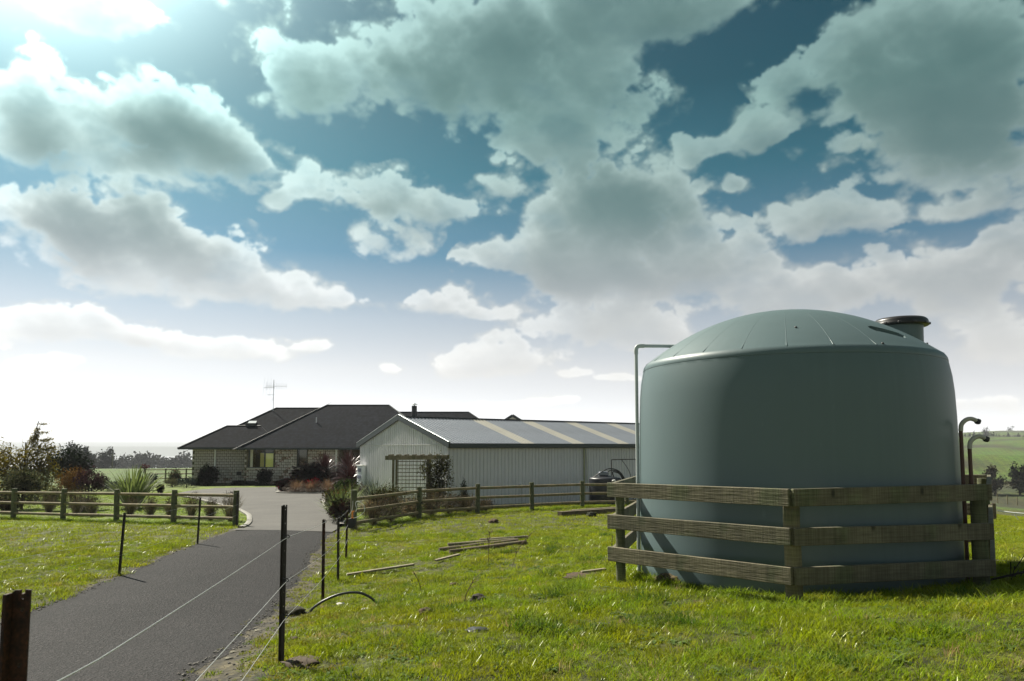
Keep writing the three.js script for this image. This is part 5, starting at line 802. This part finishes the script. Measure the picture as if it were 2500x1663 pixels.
stalk(-0.4, 12.3, 0.55, 0.02, 'upright dry dock stalk in front of the log pile', 12); stalk(0.0, 11.7, 0.55, 0.32, 'leaning dry dock stalk beside the upright one', 12); stalk(-1.15, 9.4, 0.32, -0.12, 'bare dry twig leaning from the open grass', 2); stalk(-0.5, 7.55, 0.26, 0.1, 'forked dry twig beside the matted clod', 4); stalk(1.5, 11.0, 0.4, 0.02, 'thin dry stem near the bare earth patch', 3); stalk(-4.0, 18.6, 0.32, 0.05, 'small dark stump of weed near the corner post', 8);
{ const x = 5.15, d = 7.35, t = thing('fallen_branch', 'bare dark branch lying at the right end of the board fence', 'branch', V(x, d, gy(x, d) + 0.02)), mt = std(0.03, 0.022, 0.016, 0.9), l = []; for (let i = 0; i < 14; i++) { const y = rr(0.02, 0.12), x0 = rr(-0.3, 0.3); l.push(rod(new THREE.Vector3(x0, y, rr(-0.1, 0.1)), new THREE.Vector3(x0 + rr(-0.1, 0.45), y + rr(0, 0.26), rr(-0.2, 0.2)), rr(0.003, 0.007), 5)); } part('twigs', merge(l), mt, t); part('stem', tube([new THREE.Vector3(-0.4, 0, 0), new THREE.Vector3(0, 0.1, 0.03), new THREE.Vector3(0.8, 0.3, 0)], 0.011, 14, 6), mt, t); }
const paper = std(0.72, 0.68, 0.64, 0.7), stoneM = std(0.30, 0.27, 0.24, 0.9, { map: groundTex }), stoneP = std(0.5, 0.47, 0.44, 0.85, { map: groundTex });
clod(-2.28, 9.75, 0.06, 'white plastic scrap at the foot of the rusty steel post', paper, 0.3, 'plastic_scrap'); clod(-1.72, 8.6, 0.05, 'pale scrap of litter in the grass by the hose arc', paper, 0.25, 'plastic_scrap'); clod(-2.25, 5.85, 0.035, 'flaky pale stones on the drive edge', stoneP, 0.3, 'pale_stone'); clod(-2.33, 6.15, 0.028, 'smaller flaky pale stone on the drive edge', stoneP, 0.3, 'pale_stone'); clod(-2.42, 7.9, 0.03, 'pale round stone on the gravel verge', stoneP, 0.5, 'pale_stone'); clod(-2.6, 7.5, 0.04, 'broken pale stone slab on the gravel verge', stoneP, 0.22, 'pale_stone'); clod(-2.52, 8.9, 0.035, 'pale stone beside the hose arc on the verge', stoneP, 0.35, 'pale_stone');

// ---------------------------------------------------------------- loose gravel on the verges
const dummy = new THREE.Object3D();
function scatter(name, geo, mat, list, label, category) {   // list: x, d, y, scale, turn, tilt, colour
  const m = finish(new THREE.InstancedMesh(geo, mat, list.length)); m.name = numbered(name); m.userData = { kind: 'stuff', label, category };
  const c = new THREE.Color();
  list.forEach(([x, d, y, sx, sy, turn, tx, tz, r, g, b], i) => { dummy.position.set(x, y, -d); dummy.rotation.set(tx, turn, tz, 'YXZ'); dummy.scale.set(sx, sy, sx); dummy.updateMatrix(); m.setMatrixAt(i, dummy.matrix); m.setColorAt(i, c.setRGB(r, g, b)); });
  scene.add(m); return m;
}
{
  const g = new THREE.IcosahedronGeometry(1, 1), p = g.attributes.position; for (let i = 0; i < p.count; i++) { const s = 1 + 0.35 * n3(p.getX(i) * 1.4, p.getY(i) * 1.4, p.getZ(i) * 1.4); p.setXYZ(i, p.getX(i) * s, p.getY(i) * s, p.getZ(i) * s); } const q = mergeVertices(g); q.deleteAttribute('uv'); q.computeVertexNormals();
  const l = []; for (let i = 0; i < 5200; i++) { const d = rr(0.5, 20) * rr(0.55, 1), right = R() < 0.72, off = right ? Math.pow(R(), 1.6) * 0.85 : Math.pow(R(), 2) * 0.4, x = right ? roadEdge(d, 1) - 0.12 + off : roadEdge(d, -1) + 0.1 - off, s = 0.003 + 0.009 * Math.pow(R(), 4), t = rr(0.06, 0.2); l.push([x, d, gy(x, d) + (onRoad(x, d) ? 0.016 : 0.004) , s * rr(0.8, 1.4), s * 0.7, R() * 6, rr(-0.4, 0.4), rr(-0.4, 0.4), t * 1.06, t * 0.97, t * 0.86]); }
  scatter('gravel', q, std(1, 1, 1, 0.9), l, 'loose grey gravel along the edges of the drive', 'gravel');
}
// ---------------------------------------------------------------- grass
function clump(n, h, spread, width, bend, r) {
  const pos = [], idx = [];
  for (let i = 0; i < n; i++) {
    const a = r() * 6.283, q = spread * Math.sqrt(r()), bx = Math.cos(a) * q, bz = Math.sin(a) * q, az = r() * 6.283, H = h * (0.45 + 0.75 * r()), W = width * (0.7 + 0.6 * r()), b = bend * (0.3 + 1.1 * r()), dx = Math.cos(az), dz = Math.sin(az), s0 = pos.length / 3, fa = az + Math.PI / 2 + (r() - 0.5), sx = Math.cos(fa), sz = Math.sin(fa);
    const lean = 0.15 + 0.5 * r();
    [[0, 1], [0.4, 0.9], [0.75, 0.6]].forEach(([f, w]) => { const o = H * (lean * f + b * f * f), y = H * (f - 0.28 * b * f * f * f); pos.push(bx + dx * o - sx * W * w / 2, y, bz + dz * o - sz * W * w / 2, bx + dx * o + sx * W * w / 2, y, bz + dz * o + sz * W * w / 2); });
    { const o = H * (lean + b), y = H * (1 - 0.34 * b); pos.push(bx + dx * o, y, bz + dz * o); }
    idx.push(s0, s0 + 1, s0 + 2, s0 + 1, s0 + 3, s0 + 2, s0 + 2, s0 + 3, s0 + 4, s0 + 3, s0 + 5, s0 + 4, s0 + 4, s0 + 5, s0 + 6);
  }
  const g = new THREE.BufferGeometry(); g.setAttribute('position', new THREE.Float32BufferAttribute(pos, 3)); g.setIndex(idx); const q = g.toNonIndexed(); q.computeVertexNormals(); return q;
}
{
  const rg = mul(5), soft = phy(1, 1, 1, 1, { transmission: 0.5, specularIntensity: 0.25, thickness: 0, side: THREE.DoubleSide }), shiny = phy(1, 1, 1, 0.42, { side: THREE.DoubleSide, specularIntensity: 0.9 });
  const kinds = [
    { name: 'pasture_grass', geo: clump(36, 0.05, 0.075, 0.004, 0.6, rg), mat: soft, l: [], label: 'short yellow-green pasture grass across the paddocks' },
    { name: 'shiny_grass', geo: clump(16, 0.06, 0.08, 0.004, 0.75, rg), mat: shiny, l: [], label: 'glinting bent grass blades among the pasture' },
    { name: 'long_grass', geo: clump(26, 0.078, 0.07, 0.0044, 0.6, rg), mat: soft, l: [], label: 'longer lush grass tufts in the foreground and along fences' },
    { name: 'far_grass', geo: clump(44, 0.06, 0.17, 0.008, 0.6, rg), mat: soft, l: [], label: 'cropped pasture grass towards the rail fences' },
    { name: 'far_shiny_grass', geo: clump(12, 0.08, 0.17, 0.006, 0.8, rg), mat: shiny, l: [], label: 'glinting pasture grass towards the rail fences' },
    { name: 'moss', geo: clump(40, 0.022, 0.06, 0.006, 0.9, rg), mat: soft, l: [], label: 'bright low moss creeping over the drive verge' },
    { name: 'lawn_grass', geo: clump(40, 0.035, 0.2, 0.010, 0.5, rg), mat: soft, l: [], label: 'mown bright green lawn grass by the house' },
  ];
  const [pg, sg, lg, fg, fs, mo, la] = kinds;
  const blocked = (x, d) => Math.hypot(x - TANK.x, d - TANK.d) < TANK.r + 0.02 || inPoly(x, d, CONC);
  const shed = (x, d) => { const ux = x + 2.62, ud = d - 29.3, a = ux * 0.79 + ud * 0.613, b = -ux * 0.613 + ud * 0.79; return a > -0.05 && a < 20.6 && b > -0.1 && b < 8.1; };
  function put(k, x, d, s, sy, c) { const g = gy(x, d) + (Math.hypot(x, d) < 45 ? micro(x, d) : 0); k.l.push([x, d, g - 0.006, s, sy, R() * 6.283, rr(-0.12, 0.12), rr(-0.12, 0.12), ...c]); }
  const colour = (x, d, lush) => { const a = n2(x * 0.5, d * 0.5), b = n2b(x * 1.9, d * 1.9), dry = clamp(0.18 + 0.35 * a + 0.3 * b), v = rr(0.7, 1.25) * (1 + 0.18 * n2b(x * 5, d * 5)); return [lerp(0.23, 0.3, dry) * v, lerp(0.285, 0.285, dry) * v, lerp(0.002, 0.007, dry) * v].map((q, i) => q * (lush ? [0.8, 0.98, 0.9][i] : 1)); };
  function field(r0, r1, cell, fn) { for (let x = -r1; x < r1; x += cell) for (let d = -2.5; d < r1; d += cell) { const X = x + cell * R(), D = d + cell * R(), r = Math.hypot(X, D); if (r < r0 || r >= r1) continue; if (Math.abs(X) > D * 0.86 + 3.2) continue; if (blocked(X, D)) continue; fn(X, D, r); } }
  const verge = (x, d) => { const e = x - roadX(d); if (d > 20.6) return -1; return (e > 0 ? e - HALF(d) : -e - HALF(d)); };
  field(0.9, 9.5, 0.068, (x, d, r) => {
    const v = verge(x, d), right = x > roadX(d); if (v < -0.02 && d <= 20.6) { if (v > -0.2 && n2(x * 2.1, d * 2.1) > 0.25 + v * -1.5 && R() < 0.3) put(R() < 0.6 ? mo : pg, x, d, rr(0.6, 1.2), rr(0.5, 1.1), [0.17 * rr(0.8, 1.2), 0.2 * rr(0.8, 1.2), 0.006]); return; }
    const m = n2(x * 1.7 + 5, d * 1.7), lim = right ? 0.42 + 0.3 * m : 0.16 + 0.14 * m;
    if (v < lim) { if (R() < (right ? 0.24 : 0.3) * sst(0.05, 0.5, v + 0.25 * m)) put(mo, x, d, rr(0.7, 1.5), rr(0.7, 1.6), [0.2 * rr(0.8, 1.2), 0.22 * rr(0.8, 1.2), 0.012]); return; }
    const mossy = right && v < 1.5 && n2b(x * 1.2, d * 1.2) + (1.0 - v) * 0.6 > 0.1;
    if (mossy && R() < 0.6) { put(mo, x, d, rr(0.9, 1.8), rr(0.9, 2), [0.23 * rr(0.75, 1.2), 0.235 * rr(0.8, 1.2), 0.012]); if (R() < 0.6) return; }
    const lush = sst(-0.2, 0.5, n2(x * 0.8 + 9, d * 0.8) + (x > 1.2 && d < 6.2 ? 0.45 : 0)), s = rr(0.7, 1.25) * (1 + 0.4 * n2b(x * 0.9, d * 0.9) + 0.3 * n2(x * 3, d * 3)) * (mossy ? 0.7 : 1), q = R();
    if (q < 0.1) put(sg, x, d, s, s, colour(x, d, false)); else if (q < 0.1 + 0.42 * lush && v > 0.9) put(lg, x, d, s, s * rr(0.8, 1.2), colour(x, d, true)); else put(pg, x, d, s, s, colour(x, d, false));
  });
  field(9.5, 19, 0.125, (x, d, r) => { const v = verge(x, d); if (v < (x > roadX(d) ? 0.35 : 0.1) + 0.2 * n2(x * 1.7 + 5, d * 1.7) && d <= 20.6) { if (v > 0 && R() < 0.3) put(mo, x, d, rr(1.2, 2.2), rr(1, 2), [0.2, 0.21, 0.012]); return; } const s = rr(0.8, 1.35) * (1 + 0.4 * n2b(x * 0.6, d * 0.6) + 0.3 * n2(x * 2, d * 2)); put(R() < 0.07 ? sg : R() < 0.12 ? lg : pg, x, d, s * 1.45, s * 1.0, colour(x, d, R() < 0.2)); if (R() < 0.5) put(fg, x + rr(-0.06, 0.06), d, s * 0.5, s * 0.75, colour(x, d, false)); });
  field(19, 44, 0.26, (x, d, r) => { if (verge(x, d) < 0.1 && d <= 20.6) return; if (shed(x, d) || inPoly(x, d, ISLAND)) return; const fenceD = x < -5 ? 21.6 - (x + 8.24) * 0.382 : 20.5 + (x + 4.48) * 1.05; if (d > fenceD && x < -3.0) { put(la, x, d, rr(0.8, 1.2), rr(0.8, 1.3), [0.19 * rr(0.85, 1.15), 0.27 * rr(0.85, 1.15), 0.008]); return; } const s = rr(0.85, 1.4); put(R() < 0.05 ? fs : fg, x, d, s, s, colour(x, d, false)); });
  // dark tufts, dry straw and flat-leaved weeds through the paddock
  for (let i = 0; i < 46; i++) { const D = rr(3.5, 20), X = rr(-1.6, 0.62 * D); if (blocked(X, D) || verge(X, D) < 0.8 && X < 0) continue; const n = 3 + R() * 9, w = rr(0.06, 0.2); for (let j = 0; j < n; j++) put(lg, X + rr(-w, w) * 1.5, D + rr(-w, w), rr(0.8, 1.5), rr(1, 1.8), [0.07 * rr(0.7, 1.3), 0.13 * rr(0.8, 1.2), 0.004]); }
  for (let i = 0; i < 420; i++) { const D = rr(3, 19), X = D * rr(-0.86, 0.75); if (blocked(X, D) || verge(X, D) < 0.5) continue; put(R() < 0.5 ? pg : lg, X, D, rr(0.5, 1), rr(0.8, 1.5), [0.42 * rr(0.8, 1.1), 0.33 * rr(0.8, 1.1), 0.13]); }
  const wl = []; for (let i = 0; i < 240; i++) { const cx = rr(-1.5, 3.4), cd = rr(3.4, 12), n = 1 + R() * 3; for (let j = 0; j < n; j++) { const X = cx + rr(-0.25, 0.25), D = cd + rr(-0.25, 0.25); if (blocked(X, D) || verge(X, D) < 0.4 && X < 0) continue; const s = rr(0.6, 1.3), t = rr(0.75, 1.2); wl.push([X, D, gy(X, D) + micro(X, D) + 0.008, s, s, R() * 6, 0, 0, 0.085 * t, 0.15 * t, 0.012]); } }
  { const q = straps(9, 0.085, 0.024, { spread: 1.25, curl: 0.7, base: 0.008, min: 0.5, tint: 0 }); q.deleteAttribute('color'); scatter('flat_weed', q, soft, wl, 'flat-leaved weed rosettes scattered through the pasture', 'weeds'); }
  // taller growth along fence lines, post feet and round the tank
  for (let i = 0; i < 520; i++) { const a = rr(0, 6.283), q = TANK.r + 0.05 + Math.abs(rr(-0.4, 0.6)), x = TANK.x + Math.cos(a) * q, d = TANK.d + Math.sin(a) * q; if (d < 9.5) put(lg, x, d, rr(0.7, 1.2), rr(0.6, 1.15), colour(x, d, true)); }
  for (let i = 0; i < 420; i++) { const t = R(), x = lerp(-8.3, -24, t), d = lerp(21.5, 27.6, t) + rr(-0.25, 0.25); put(lg, x, d, rr(1.2, 2), rr(1, 1.8), colour(x, d, true)); }
  for (let i = 0; i < 420; i++) { const t = R() * 6.99, P = [[-4.48, 20.5], [-2.98, 23.2], [-1.19, 25], [0.73, 26.6], [2.73, 28.1], [4.7, 29.6], [6.7, 31.1], [8.7, 32.6]], k = Math.floor(t), u = t - k, x = lerp(P[k][0], P[k + 1][0], u) + rr(-0.2, 0.2), d = lerp(P[k][1], P[k + 1][1], u) + rr(-0.25, 0.25); put(lg, x, d, rr(1.2, 2), rr(1, 1.7), colour(x, d, true)); }
  for (const k of kinds) scatter(k.name, k.geo, k.mat, k.l, k.label, 'grass');
}
renderer.render(scene, camera);
